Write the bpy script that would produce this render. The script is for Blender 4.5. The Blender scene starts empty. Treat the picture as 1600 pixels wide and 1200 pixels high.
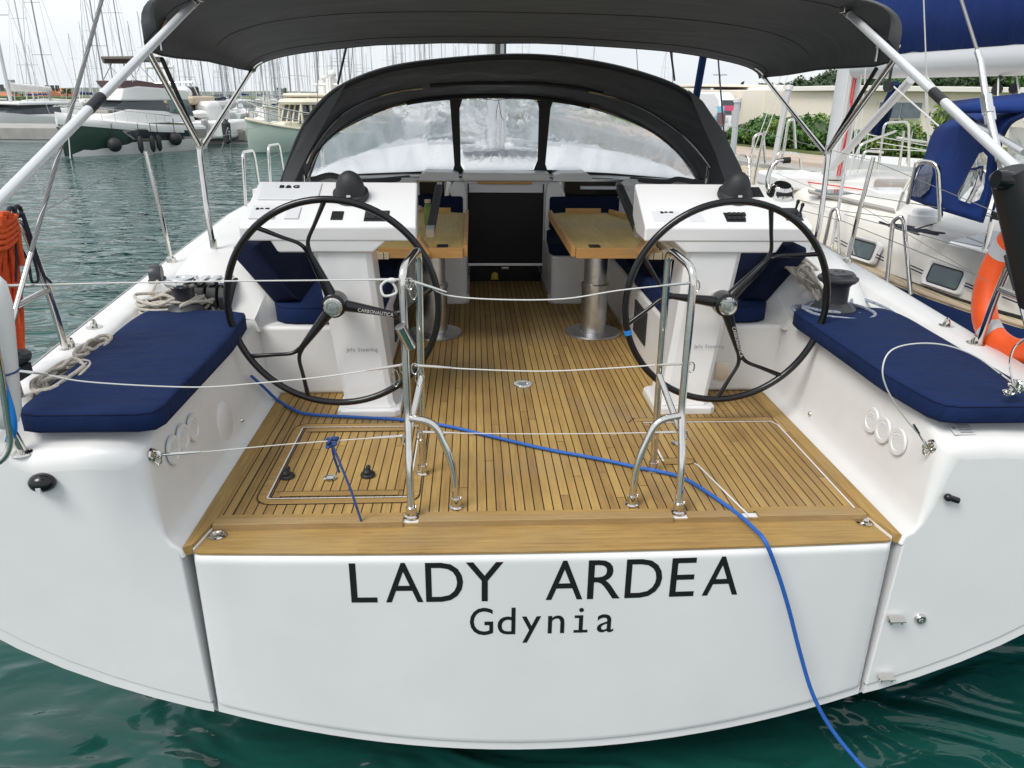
import bpy, bmesh, math, random
from mathutils import Vector, Matrix, noise
V=Vector; R=math.radians; PI=math.pi
random.seed(7)
SC=bpy.context.scene
COL=SC.collection
# ---------------------------------------------------------------- camera
F_PX=1181.8; PITCH,YAW,ROLL=R(21.0),R(3.05),R(0.68); CAM=V((-0.257,0,1.43))
_F=V((math.sin(YAW)*math.cos(PITCH),math.cos(YAW)*math.cos(PITCH),-math.sin(PITCH)))
_R=V((math.cos(YAW),-math.sin(YAW),0)); _U=_R.cross(_F)
_R2=math.cos(ROLL)*_R+math.sin(ROLL)*_U; _U2=-math.sin(ROLL)*_R+math.cos(ROLL)*_U
cd=bpy.data.cameras.new('camera'); co=bpy.data.objects.new('camera',cd); COL.objects.link(co)
cd.sensor_width=36; cd.lens=F_PX/1600*36; cd.clip_start=0.05; cd.clip_end=6000
mm=Matrix((_R2,_U2,-_F)).transposed().to_4x4(); mm.translation=CAM; co.matrix_world=mm
SC.camera=co
# survey helpers: where the sight line of a photo point meets a real plane of the scene
def ray(u,v): return _F+_R2*(u-800)/F_PX-_U2*(v-600)/F_PX
def PA(u,v,ax,val):
    d=ray(u,v); t=(val-CAM[ax])/d[ax]; return CAM+d*t
def PX(u,v,x): return PA(u,v,0,x)
def PY(u,v,y): return PA(u,v,1,y)
def PZ(u,v,z): return PA(u,v,2,z)
def PL(u,v,p,n):
    d=ray(u,v); t=(V(p)-CAM).dot(V(n))/d.dot(V(n)); return CAM+d*t
# ---------------------------------------------------------------- helpers
def cat(pts,k=6,closed=False):
    pts=[V(p) for p in pts]; n=len(pts); out=[]
    rng=range(n if closed else n-1)
    for i in rng:
        if closed: a,b,c,d=pts[(i-1)%n],pts[i],pts[(i+1)%n],pts[(i+2)%n]
        else:
            b,c=pts[i],pts[i+1]; a=pts[i-1] if i>0 else b*2-c; d=pts[i+2] if i+2<n else c*2-b
        for j in range(k):
            t=j/k; out.append(.5*((2*b)+(c-a)*t+(2*a-5*b+4*c-d)*t*t+(3*b-a-3*c+d)*t**3))
    if not closed: out.append(pts[-1])
    return out
def fillet(pts,r,k=5):
    pts=[V(p) for p in pts]; out=[pts[0]]
    for i in range(1,len(pts)-1):
        a,b,c=pts[i-1],pts[i],pts[i+1]; d1=(a-b); d2=(c-b)
        rr=min(r,d1.length*.49,d2.length*.49); p=b+d1.normalized()*rr; q=b+d2.normalized()*rr
        for j in range(k+1):
            t=j/k; out.append(p*(1-t)**2+b*2*t*(1-t)+q*t*t)
    out.append(pts[-1]); return out
class MB:
    def __init__(s): s.bm=bmesh.new(); s.mi=0
    def f(s,vs):
        try:
            fc=s.bm.faces.new(vs); fc.material_index=s.mi; return fc
        except ValueError: return None
    def v(s,p): return s.bm.verts.new(p)
    def poly(s,pts): return s.f([s.v(p) for p in pts])
    def box(s,x0,x1,y0,y1,z0,z1):
        p=[s.v((x,y,z)) for z in (z0,z1) for y in (y0,y1) for x in (x0,x1)]
        for q in ((0,2,3,1),(4,5,7,6),(0,1,5,4),(2,6,7,3),(0,4,6,2),(1,3,7,5)): s.f([p[i] for i in q])
        return s
    def obox(s,c,sx,sy,sz,m=None):
        m=m or Matrix.Identity(3); c=V(c); p=[]
        for z in (-.5,.5):
            for y in (-.5,.5):
                for x in (-.5,.5): p.append(s.v(c+m@V((x*sx,y*sy,z*sz))))
        for q in ((0,2,3,1),(4,5,7,6),(0,1,5,4),(2,6,7,3),(0,4,6,2),(1,3,7,5)): s.f([p[i] for i in q])
        return s
    def prism(s,poly,a,b,ax=1):
        def mk(p,h):
            if ax==1: return (p[0],h,p[1])
            if ax==0: return (h,p[0],p[1])
            return (p[0],p[1],h)
        A=[s.v(mk(p,a)) for p in poly]; B=[s.v(mk(p,b)) for p in poly]; n=len(poly)
        s.f(A); s.f(B[::-1])
        for i in range(n): s.f([A[i],B[i],B[(i+1)%n],A[(i+1)%n]])
        return s
    def loft(s,rings,closed=True,caps=True):
        rs=[[s.v(p) for p in r] for r in rings]; n=len(rings[0])
        for a,b in zip(rs,rs[1:]):
            for i in range(n if closed else n-1): s.f([a[i],a[(i+1)%n],b[(i+1)%n],b[i]])
        if caps and closed: s.f(rs[0][::-1]); s.f(rs[-1])
        return s
    def tube(s,pts,r,n=10,closed=False,rr=None):
        pts=[V(p) for p in pts]; N=len(pts)
        if N<2: return s
        tg=[]
        for i in range(N):
            a=pts[(i-1)%N] if (closed or i>0) else pts[i]; b=pts[(i+1)%N] if (closed or i<N-1) else pts[i]
            t=(b-a); tg.append(t.normalized() if t.length>1e-9 else V((0,0,1)))
        u=tg[0].orthogonal().normalized(); rings=[]
        for i in range(N):
            t=tg[i]; u=(u-t*u.dot(t)); u=u.normalized() if u.length>1e-6 else t.orthogonal().normalized()
            w=t.cross(u); q=rr[i] if rr else r
            rings.append([s.v(pts[i]+(u*math.cos(2*PI*j/n)+w*math.sin(2*PI*j/n))*q) for j in range(n)])
        for i in range(N if closed else N-1):
            a,b=rings[i],rings[(i+1)%N]
            for j in range(n): s.f([a[j],a[(j+1)%n],b[(j+1)%n],b[j]])
        if not closed: s.f(rings[0][::-1]); s.f(rings[-1])
        return s
    def lathe(s,prof,c,n=24,ax=(0,0,1)):
        z=V(ax).normalized(); x=z.orthogonal().normalized(); y=z.cross(x); c=V(c); rs=[]
        for r,h in prof: rs.append([s.v(c+z*h+(x*math.cos(2*PI*j/n)+y*math.sin(2*PI*j/n))*max(r,1e-4)) for j in range(n)])
        for a,b in zip(rs,rs[1:]):
            for j in range(n): s.f([a[j],a[(j+1)%n],b[(j+1)%n],b[j]])
        s.f(rs[0][::-1]); s.f(rs[-1]); return s
    def ball(s,c,r,sc=(1,1,1),n=12,m=8):
        pr=[]; c=V(c); rs=[]
        for i in range(m+1):
            a=-PI/2+PI*i/m; rs.append([s.v(c+V((math.cos(a)*math.cos(2*PI*j/n)*r*sc[0],math.cos(a)*math.sin(2*PI*j/n)*r*sc[1],math.sin(a)*r*sc[2]))) for j in range(n)])
        for a,b in zip(rs,rs[1:]):
            for j in range(n): s.f([a[j],a[(j+1)%n],b[(j+1)%n],b[j]])
        return s
    def grid(s,rows):
        rs=[[s.v(p) for p in r] for r in rows]
        for a,b in zip(rs,rs[1:]):
            for i in range(len(a)-1): s.f([a[i],a[i+1],b[i+1],b[i]])
        return s
    def done(s,name,mats,parent=None,bev=0,seg=2,ang=40,solid=0,sub=0,flat=False,label=None,kind=None):
        bm=s.bm
        bmesh.ops.remove_doubles(bm,verts=bm.verts,dist=1e-5)
        bmesh.ops.recalc_face_normals(bm,faces=bm.faces)
        off=V((0,0,0)); p=parent
        while p is not None: off+=p.location; p=p.parent
        if off.length>0: bmesh.ops.translate(bm,verts=bm.verts,vec=-off)
        me=bpy.data.meshes.new(name); bm.to_mesh(me); bm.free()
        if not isinstance(mats,(list,tuple)): mats=[mats]
        for m in mats: me.materials.append(MT[m] if isinstance(m,str) else m)
        if not flat:
            me.polygons.foreach_set('use_smooth',[True]*len(me.polygons))
            me.set_sharp_from_angle(angle=R(ang))
        o=bpy.data.objects.new(name,me); COL.objects.link(o); o.parent=parent
        if solid: m=o.modifiers.new('solid','SOLIDIFY'); m.thickness=solid; m.offset=0
        if bev:
            m=o.modifiers.new('bev','BEVEL'); m.width=bev; m.segments=seg; m.limit_method='ANGLE'; m.angle_limit=R(30); m.harden_normals=True
        if sub: m=o.modifiers.new('sub','SUBSURF'); m.levels=sub; m.render_levels=sub
        if label: o['label']=label
        if kind: o['kind']=kind
        return o
def tag(o,label,cat_,group=None,kind=None):
    o['label']=label; o['category']=cat_
    if group: o['group']=group
    if kind: o['kind']=kind
    return o
def thing(name,label,cat_,loc=(0,0,0),group=None):
    o=bpy.data.objects.new(name,None); COL.objects.link(o); o.location=loc; o.empty_display_size=.1
    return tag(o,label,cat_,group)
def ctree(o,par=None):
    c=o.copy(); COL.objects.link(c); c.parent=par
    for ch in list(o.children): ctree(ch,c)
    return c
def mirx(pts): return [V((-p[0],p[1],p[2])) for p in pts]
def text(name,s,size,mat,parent,org,xdir,ydir,extr=.0006,pitch=None,bold=0,sx=1,serif_i=False,drape=None):
    """letters laid on a real surface: org=lower left, xdir/ydir unit vectors"""
    xd=V(xdir).normalized(); yd=V(ydir).normalized(); nd=xd.cross(yd); m=MB(); x=0
    for ch in s:
        if ch==' ': x+=(pitch or size*.35); continue
        c=bpy.data.curves.new('t','FONT'); c.body=ch; c.size=size; c.offset=bold; c.resolution_u=4
        o=bpy.data.objects.new('t',c); COL.objects.link(o); bpy.context.view_layer.update()
        dg=bpy.context.evaluated_depsgraph_get(); me=o.evaluated_get(dg).to_mesh()
        xs=[v.co.x for v in me.vertices]; x0,x1=min(xs),max(xs); ux=sx
        if pitch and (x1-x0)*sx>pitch*.93: ux=pitch*.93/(x1-x0)
        sh=(pitch-(x1-x0)*ux)/2 if pitch else 0
        vs=[m.v(V(org)+xd*(x+sh+(v.co.x-x0)*ux)+yd*v.co.y+nd*extr) for v in me.vertices]
        for p in me.polygons: m.f([vs[i] for i in p.vertices])
        if serif_i and ch=='i':
            ys=sorted(v.co.y for v in me.vertices); gp_=max(range(len(ys)-1),key=lambda i:ys[i+1]-ys[i] if ys[i]>size*.2 else 0); xh=ys[gp_]/size
            for (a,b,y0,y1) in ((-.15,.15,0,.07),(-.14,0,xh-.07,xh)):
                q=[(a,y0),(b,y0),(b,y1),(a,y1)]; xc=x+sh+(x1-x0)*.5*ux
                m.poly([V(org)+xd*(xc+i*size)+yd*(j*size)+nd*(extr*1.3) for i,j in q])
        o.evaluated_get(dg).to_mesh_clear(); bpy.data.objects.remove(o); bpy.data.curves.remove(c)
        x+=pitch or ((x1-x0)*sx+size*.1)
    if drape:
        for v in m.bm.verts: v.co.y=drape(v.co.x)
    return m.done(name,mat,parent,flat=True)
# ---------------------------------------------------------------- materials
MT={}
def nmat(name):
    m=bpy.data.materials.new(name); m.use_nodes=True; MT[name]=m
    return m,m.node_tree,m.node_tree.nodes['Principled BSDF']
def L(nt,a,b): nt.links.new(a,b)
def simple(name,col,rough=.5,metal=0,coat=0,bump=0,bscale=200,var=0,vscale=4,spec=.5,bdist=.002,stretch=None,sheen=0,col2=None):
    m,nt,b=nmat(name); b.inputs['Base Color'].default_value=(*col,1); b.inputs['Roughness'].default_value=rough
    b.inputs['Metallic'].default_value=metal; b.inputs['Coat Weight'].default_value=coat; b.inputs['Coat Roughness'].default_value=.08
    b.inputs['Specular IOR Level'].default_value=spec; b.inputs['Sheen Weight'].default_value=sheen
    tc=nt.nodes.new('ShaderNodeNewGeometry').outputs['Position']
    if stretch:
        mp=nt.nodes.new('ShaderNodeMapping'); mp.inputs['Scale'].default_value=stretch; L(nt,tc,mp.inputs[0]); tc=mp.outputs[0]
    if var:
        n=nt.nodes.new('ShaderNodeTexNoise'); n.inputs['Scale'].default_value=vscale; n.inputs['Detail'].default_value=6; L(nt,tc,n.inputs[0])
        r=nt.nodes.new('ShaderNodeValToRGB'); r.color_ramp.elements[0].position=.3; r.color_ramp.elements[1].position=.7
        c2=col2 or tuple(c*(1-var) for c in col)
        r.color_ramp.elements[0].color=(*c2,1); r.color_ramp.elements[1].color=(*col,1); L(nt,n.outputs[0],r.inputs[0]); L(nt,r.outputs[0],b.inputs['Base Color'])
    if bump:
        n=nt.nodes.new('ShaderNodeTexNoise'); n.inputs['Scale'].default_value=bscale; n.inputs['Detail'].default_value=4; L(nt,tc,n.inputs[0])
        bp=nt.nodes.new('ShaderNodeBump'); bp.inputs['Strength'].default_value=bump; bp.inputs['Distance'].default_value=bdist
        L(nt,n.outputs[0],bp.inputs['Height']); L(nt,bp.outputs[0],b.inputs['Normal'])
    return m
simple('gelcoat',(.77,.77,.77),.30,coat=.5,var=.06,vscale=2.6,bump=.05,bscale=5)
simple('gelcoat_side',(.755,.755,.745),.42,coat=.12,var=.09,vscale=3.5,bump=.12,bscale=60,bdist=.0006)
simple('nonskid',(.74,.73,.68),.6,var=.1,vscale=5,bump=.5,bscale=500,bdist=.001)
simple('gel_cream',(.80,.77,.70),.35,coat=.2,var=.08,vscale=3)
simple('pad_grey',(.66,.67,.69),.45,bump=.2,bscale=900)
simple('steel',(.72,.70,.66),.10,metal=1,var=.12,vscale=25)
simple('alu',(.80,.81,.82),.33,metal=1,var=.1,vscale=12)
simple('galv',(.72,.73,.74),.32,metal=1,var=.2,vscale=30)
simple('wire',(.22,.22,.215),.45,metal=.4)
simple('rope_dark',(.012,.015,.03),.7,bump=.7,bscale=300)
simple('tube_bright',(.70,.71,.72),.30,metal=.35,coat=.3)
simple('black_gloss',(.005,.005,.006),.22,coat=.25,spec=.35)
simple('black',(.012,.012,.014),.5,bump=.2,bscale=300)
simple('rubber',(.02,.021,.023),.6)
simple('letter',(.008,.008,.009),.45)
simple('letter_grey',(.25,.25,.3),.5)
simple('letter_pale',(.6,.6,.6),.5)
simple('interior',(.004,.004,.005),.7)
simple('acrylic',(.01,.011,.013),.08)
simple('winch_grey',(.035,.037,.042),.4,bump=.1)
simple('rope',(.56,.52,.45),.85,bump=.9,bscale=260,var=.35,vscale=150,bdist=.003)
simple('rope_blue_fleck',(.5,.52,.54),.85,bump=.9,bscale=260,var=.75,vscale=130,bdist=.003,col2=(.05,.1,.22))
simple('rope_blue',(.02,.13,.50),.6,bump=.7,bscale=350,var=.35,vscale=160)
simple('rope_navy',(.012,.02,.06),.7,bump=.7,bscale=300,var=.6,vscale=260,col2=(.03,.09,.30))
simple('rope_orange',(.75,.10,.02),.8,bump=.8,bscale=200,var=.3,vscale=70,bdist=.003)
simple('cord',(.60,.60,.58),.6,bump=.5,bscale=500)
simple('orange',(.90,.115,.02),.42,bump=.15,bscale=120,var=.15,vscale=9)
simple('reflect_tape',(.5,.51,.52),.35,bump=.3,bscale=700)
simple('fender_white',(.76,.76,.75),.35,var=.08,vscale=12)
simple('blue_band',(.01,.20,.62),.5)
simple('red',(.6,.03,.03),.6)
simple('tag_yellow',(.6,.5,.1),.5)
simple('navy_hull',(.01,.03,.12),.15,coat=.5)
simple('glass_dark',(.03,.04,.045),.06,spec=.8)
simple('glass_grey',(.12,.17,.19),.08,spec=.9,var=.4,vscale=6)
simple('plaster',(.80,.74,.65),.85,var=.06,vscale=.6)
simple('plaster_white',(.84,.81,.76),.8,var=.06,vscale=.8)
simple('concrete',(.40,.385,.36),.9,var=.25,vscale=1.5,bump=.4,bscale=12,bdist=.02)
simple('paving',(.52,.42,.34),.9,var=.2,vscale=1.2)
simple('stone',(.45,.36,.29),.9,var=.3,vscale=3,bump=.6,bscale=10,bdist=.03)
simple('grass',(.13,.17,.05),.9,var=.4,vscale=3,bump=.6,bscale=30,bdist=.03)
simple('bark',(.08,.06,.045),.9,bump=.6,bscale=20)
simple('mast_grey',(.58,.59,.60),.4,metal=.3)  # paled a little to paint haze on far masts; near spars share it
simple('mast_dark',(.28,.29,.31),.4,metal=.2)  # lightened so the haze over distant masts is in the colour
simple('boat_white',(.78,.78,.76),.35,coat=.2,var=.05,vscale=1)
simple('boat_grey',(.42,.42,.42),.5)  # plain grey of the seat cover and the dinghy
simple('seafoam',(.55,.65,.57),.3,coat=.3,var=.05,vscale=1)
simple('dark_green_hull',(.035,.065,.05),.18,coat=.6)
simple('taupe',(.34,.31,.28),.4)
simple('cream',(.72,.66,.52),.4)
simple('tan',(.50,.40,.28),.5)
simple('brown_canvas',(.16,.14,.12),.9)
simple('maroon',(.20,.12,.13),.3)
simple('terracotta',(.50,.20,.10),.9,var=.2,vscale=.3)
simple('house_wall',(.55,.42,.32),.9,var=.2,vscale=.2)
simple('van_white',(.75,.76,.78),.3,coat=.5)
simple('pink',(.75,.10,.22),.5)
simple('cyan',(.25,.55,.75),.5)
# canvas with wrinkles
def fabric(name,col,wr=.5,wscale=3,weave=900,stretch=(1,1,1),sheen=.2,var=.2):
    m,nt,b=nmat(name); b.inputs['Roughness'].default_value=.85; b.inputs['Sheen Weight'].default_value=sheen; b.inputs['Specular IOR Level'].default_value=.2
    g=nt.nodes.new('ShaderNodeNewGeometry').outputs['Position']; mp=nt.nodes.new('ShaderNodeMapping'); mp.inputs['Scale'].default_value=stretch; L(nt,g,mp.inputs[0])
    n=nt.nodes.new('ShaderNodeTexNoise'); n.inputs['Scale'].default_value=wscale; n.inputs['Detail'].default_value=5; n.inputs['Distortion'].default_value=.6; L(nt,mp.outputs[0],n.inputs[0])
    w=nt.nodes.new('ShaderNodeTexNoise'); w.inputs['Scale'].default_value=weave; w.inputs['Detail'].default_value=1; L(nt,g,w.inputs[0])
    b1=nt.nodes.new('ShaderNodeBump'); b1.inputs['Strength'].default_value=wr; b1.inputs['Distance'].default_value=.03; L(nt,n.outputs[0],b1.inputs['Height'])
    b2=nt.nodes.new('ShaderNodeBump'); b2.inputs['Strength'].default_value=.35; b2.inputs['Distance'].default_value=.001; L(nt,w.outputs[0],b2.inputs['Height']); L(nt,b1.outputs[0],b2.inputs['Normal']); L(nt,b2.outputs[0],b.inputs['Normal'])
    v=nt.nodes.new('ShaderNodeTexNoise'); v.inputs['Scale'].default_value=5; v.inputs['Detail'].default_value=8; L(nt,g,v.inputs[0])
    mx=nt.nodes.new('ShaderNodeMix'); mx.data_type='RGBA'; mx.inputs[6].default_value=(*[c*(1-var) for c in col],1); mx.inputs[7].default_value=(*[min(1,c*(1+var)) for c in col],1); L(nt,v.outputs[0],mx.inputs[0]); L(nt,mx.outputs[2],b.inputs['Base Color'])
    return m,nt,b
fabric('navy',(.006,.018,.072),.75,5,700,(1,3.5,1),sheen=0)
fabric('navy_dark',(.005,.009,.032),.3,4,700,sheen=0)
fabric('canvas',(.115,.117,.122),.7,2.5,700,(.6,1.6,1),sheen=.1)
fabric('canvas_shaded',(.080,.082,.086),1.0,3.0,700,(1,2,1),sheen=.1)  # same cloth as canvas, darkened to paint in the shade under the sprayhood
fabric('sail_blue',(.009,.028,.135),.9,5,300,(2.2,1.6,.5),sheen=0)
fabric('hood_blue',(.010,.034,.165),.5,3,300,sheen=0)
fabric('bag_white',(.7,.68,.64),.6,6,300)
# clear vinyl: hazy, scratched, still see-through
m,nt,b=nmat('vinyl')
for nd in list(nt.nodes):
    if nd.type=='BSDF_PRINCIPLED': nt.nodes.remove(nd)
out=[n for n in nt.nodes if n.type=='OUTPUT_MATERIAL'][0]
g=nt.nodes.new('ShaderNodeNewGeometry').outputs['Position']
n1=nt.nodes.new('ShaderNodeTexNoise'); n1.inputs['Scale'].default_value=2.6; n1.inputs['Detail'].default_value=3; n1.inputs['Distortion'].default_value=.6; L(nt,g,n1.inputs[0])
mp=nt.nodes.new('ShaderNodeMapping'); mp.inputs['Scale'].default_value=(6,3,2.6); L(nt,g,mp.inputs[0])
n2=nt.nodes.new('ShaderNodeTexNoise'); n2.inputs['Scale'].default_value=1; n2.inputs['Detail'].default_value=3; n2.inputs['Distortion'].default_value=.8; L(nt,mp.outputs[0],n2.inputs[0])
ad=nt.nodes.new('ShaderNodeMath'); ad.operation='MULTIPLY'; L(nt,n1.outputs[0],ad.inputs[0]); L(nt,n2.outputs[0],ad.inputs[1])
rp=nt.nodes.new('ShaderNodeMapRange'); rp.inputs[1].default_value=.14; rp.inputs[2].default_value=.36; rp.inputs[3].default_value=.26; rp.inputs[4].default_value=.62; L(nt,ad.outputs[0],rp.inputs[0])
tp=nt.nodes.new('ShaderNodeBsdfTransparent'); tp.inputs[0].default_value=(.93,.95,.96,1)
rfr=nt.nodes.new('ShaderNodeBsdfRefraction'); rfr.inputs['IOR'].default_value=1.05; rfr.inputs['Roughness'].default_value=.0; rfr.inputs[0].default_value=(.94,.96,.97,1)
rb=nt.nodes.new('ShaderNodeBump'); rb.inputs['Strength'].default_value=1; rb.inputs['Distance'].default_value=.09; L(nt,n1.outputs[0],rb.inputs['Height']); L(nt,rb.outputs[0],rfr.inputs['Normal'])
tr=nt.nodes.new('ShaderNodeMixShader'); tr.inputs[0].default_value=.6; L(nt,tp.outputs[0],tr.inputs[1]); L(nt,rfr.outputs[0],tr.inputs[2])
tl=nt.nodes.new('ShaderNodeBsdfTranslucent'); tl.inputs[0].default_value=(.80,.86,.92,1)
df=nt.nodes.new('ShaderNodeBsdfDiffuse'); df.inputs[0].default_value=(.78,.82,.86,1)
m1=nt.nodes.new('ShaderNodeMixShader'); m1.inputs[0].default_value=.35; L(nt,tl.outputs[0],m1.inputs[1]); L(nt,df.outputs[0],m1.inputs[2])
m2=nt.nodes.new('ShaderNodeMixShader'); L(nt,rp.outputs[0],m2.inputs[0]); L(nt,tr.outputs[0],m2.inputs[1]); L(nt,m1.outputs[0],m2.inputs[2])
gl=nt.nodes.new('ShaderNodeBsdfGlossy'); gl.inputs['Roughness'].default_value=.06
bp=nt.nodes.new('ShaderNodeBump'); bp.inputs['Strength'].default_value=.5; bp.inputs['Distance'].default_value=.03; L(nt,n1.outputs[0],bp.inputs['Height']); L(nt,bp.outputs[0],gl.inputs['Normal'])
fr=nt.nodes.new('ShaderNodeFresnel'); fr.inputs[0].default_value=1.5; L(nt,bp.outputs[0],fr.inputs['Normal'])
m3=nt.nodes.new('ShaderNodeMixShader'); L(nt,fr.outputs[0],m3.inputs[0]); L(nt,m2.outputs[0],m3.inputs[1]); L(nt,gl.outputs[0],m3.inputs[2]); L(nt,m3.outputs[0],out.inputs[0])
# teak
def teak(name,w=.0352,along='Y',seams=True,base=((.21,.12,.043),(.35,.22,.074),(.48,.32,.108)),joint=True,off=0):
    m,nt,b=nmat(name); b.inputs['Roughness'].default_value=.62; b.inputs['Specular IOR Level'].default_value=.3
    g=nt.nodes.new('ShaderNodeNewGeometry'); sp=nt.nodes.new('ShaderNodeSeparateXYZ'); L(nt,g.outputs['Position'],sp.inputs[0])
    A,B=(sp.outputs[0],sp.outputs[1]) if along=='Y' else (sp.outputs[1],sp.outputs[0])
    def M(op,a,bb=None,c=None):
        n=nt.nodes.new('ShaderNodeMath'); n.operation=op
        for i,x in enumerate((a,bb,c)):
            if x is None: continue
            if isinstance(x,(int,float)): n.inputs[i].default_value=x
            else: L(nt,x,n.inputs[i])
        return n.outputs[0]
    q=M('DIVIDE',M('ADD',A,10+off),w); idx=M('FLOOR',q); fr=M('FRACT',q)
    wn=nt.nodes.new('ShaderNodeTexWhiteNoise'); wn.noise_dimensions='1D'; L(nt,idx,wn.inputs['W'])
    # butt joints: each plank broken at its own places
    jl=M('ADD',M('DIVIDE',M('ADD',B,20.),1.85),M('MULTIPLY',wn.outputs[0],3.7)); jf=M('FRACT',jl); ji=M('FLOOR',jl)
    wn2=nt.nodes.new('ShaderNodeTexWhiteNoise'); wn2.noise_dimensions='2D'; cb=nt.nodes.new('ShaderNodeCombineXYZ'); L(nt,idx,cb.inputs[0]); L(nt,ji,cb.inputs[1]); L(nt,cb.outputs[0],wn2.inputs['Vector'])
    mp=nt.nodes.new('ShaderNodeMapping'); mp.inputs['Scale'].default_value=(90,5,40) if along=='Y' else (5,90,40); L(nt,g.outputs['Position'],mp.inputs[0])
    ofs=nt.nodes.new('ShaderNodeCombineXYZ'); L(nt,M('MULTIPLY',wn2.outputs[0],37.),ofs.inputs[2]); va=nt.nodes.new('ShaderNodeVectorMath'); L(nt,mp.outputs[0],va.inputs[0]); L(nt,ofs.outputs[0],va.inputs[1])
    gr=nt.nodes.new('ShaderNodeTexNoise'); gr.inputs['Scale'].default_value=1; gr.inputs['Detail'].default_value=7; gr.inputs['Distortion'].default_value=.6; L(nt,va.outputs[0],gr.inputs[0])
    mp2=nt.nodes.new('ShaderNodeMapping'); mp2.inputs['Scale'].default_value=(400,30,100) if along=='Y' else (30,400,100); L(nt,g.outputs['Position'],mp2.inputs[0])
    gf=nt.nodes.new('ShaderNodeTexNoise'); gf.inputs['Scale'].default_value=1; gf.inputs['Detail'].default_value=2; L(nt,mp2.outputs[0],gf.inputs[0])
    bl=nt.nodes.new('ShaderNodeTexNoise'); bl.inputs['Scale'].default_value=3.2; bl.inputs['Detail'].default_value=6; L(nt,g.outputs['Position'],bl.inputs[0])
    fac=M('ADD',M('ADD',M('MULTIPLY',wn2.outputs[0],.36 if seams else .1),M('MULTIPLY',gr.outputs[0],.62 if seams else .8)),M('ADD',M('MULTIPLY',bl.outputs[0],.5),M('MULTIPLY',gf.outputs[0],.25)))
    fac=M('SUBTRACT',fac,.37 if seams else .34)
    r=nt.nodes.new('ShaderNodeValToRGB'); e=r.color_ramp.elements; e[0].position=.12; e[1].position=.88; e[0].color=(*base[0],1); e[1].color=(*base[2],1); k=e.new(.5); k.color=(*base[1],1); L(nt,fac,r.inputs[0])
    # grey weathering in patches
    hs=nt.nodes.new('ShaderNodeMix'); hs.data_type='RGBA'; hs.inputs[7].default_value=(.30,.25,.17,1); L(nt,r.outputs[0],hs.inputs[6])
    ws=nt.nodes.new('ShaderNodeMapRange'); ws.inputs[1].default_value=.5; ws.inputs[2].default_value=.75; ws.inputs[4].default_value=.45
    bl2=nt.nodes.new('ShaderNodeTexNoise'); bl2.inputs['Scale'].default_value=1.7; bl2.inputs['Detail'].default_value=9; L(nt,g.outputs['Position'],bl2.inputs[0]); L(nt,bl2.outputs[0],ws.inputs[0]); L(nt,ws.outputs[0],hs.inputs[0])
    colr=hs.outputs[2]
    if seams:
        hw=.0022/w
        seam=M('MINIMUM',M('SUBTRACT',fr,hw),M('SUBTRACT',1-hw,fr)); s1=M('LESS_THAN',seam,0)
        if joint:
            s2=M('LESS_THAN',jf,.0016); s1=M('MAXIMUM',s1,s2)
        mx=nt.nodes.new('ShaderNodeMix'); mx.data_type='RGBA'; mx.inputs[7].default_value=(.012,.011,.010,1); L(nt,colr,mx.inputs[6]); L(nt,s1,mx.inputs[0]); colr=mx.outputs[2]
    L(nt,colr,b.inputs['Base Color'])
    bp=nt.nodes.new('ShaderNodeBump'); bp.inputs['Strength'].default_value=.5; bp.inputs['Distance'].default_value=.0012; L(nt,gf.outputs[0],bp.inputs['Height']); L(nt,bp.outputs[0],b.inputs['Normal'])
teak('teak')
teak('teak_board',w=.5,along='X',seams=False)
teak('teak_edge',w=.5,along='Y',seams=False)
teak('teak_trim',w=.5,along='X',seams=False,base=((.25,.155,.065),(.33,.22,.095),(.42,.29,.13)))
teak('table_wood',w=.085,along='Y',seams=False,base=((.42,.27,.07),(.57,.40,.12),(.68,.51,.18)))
teak('table_edge',w=.5,along='X',seams=False,base=((.40,.20,.07),(.52,.29,.10),(.62,.37,.14)))
teak('teak_pale',w=.05,along='Y',seams=True,joint=False,base=((.45,.37,.24),(.55,.46,.31),(.62,.53,.37)))
# water
m,nt,b=nmat('water'); b.inputs['Base Color'].default_value=(.006,.058,.046,1); b.inputs['Roughness'].default_value=.03; b.inputs['IOR'].default_value=1.45
g=nt.nodes.new('ShaderNodeNewGeometry').outputs['Position']
def wn_(scale,det,dist,mscale):
    mp=nt.nodes.new('ShaderNodeMapping'); mp.inputs['Scale'].default_value=mscale; mp.inputs['Rotation'].default_value=(0,0,.25); mp.inputs['Location'].default_value=(13.3,4.1,0); L(nt,g,mp.inputs[0])
    n=nt.nodes.new('ShaderNodeTexNoise'); n.inputs['Scale'].default_value=scale; n.inputs['Detail'].default_value=det; n.inputs['Distortion'].default_value=dist; L(nt,mp.outputs[0],n.inputs[0]); return n.outputs[0]
b1=nt.nodes.new('ShaderNodeBump'); b1.inputs['Distance'].default_value=.17; b1.inputs['Strength'].default_value=.85; L(nt,wn_(1.5,2,1.0,(.8,1.5,1)),b1.inputs['Height'])
b2=nt.nodes.new('ShaderNodeBump'); b2.inputs['Distance'].default_value=.011; b2.inputs['Strength'].default_value=.8; L(nt,wn_(6,2,.6,(.8,1.6,1)),b2.inputs['Height']); L(nt,b1.outputs[0],b2.inputs['Normal'])
L(nt,b2.outputs[0],b.inputs['Normal'])
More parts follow.
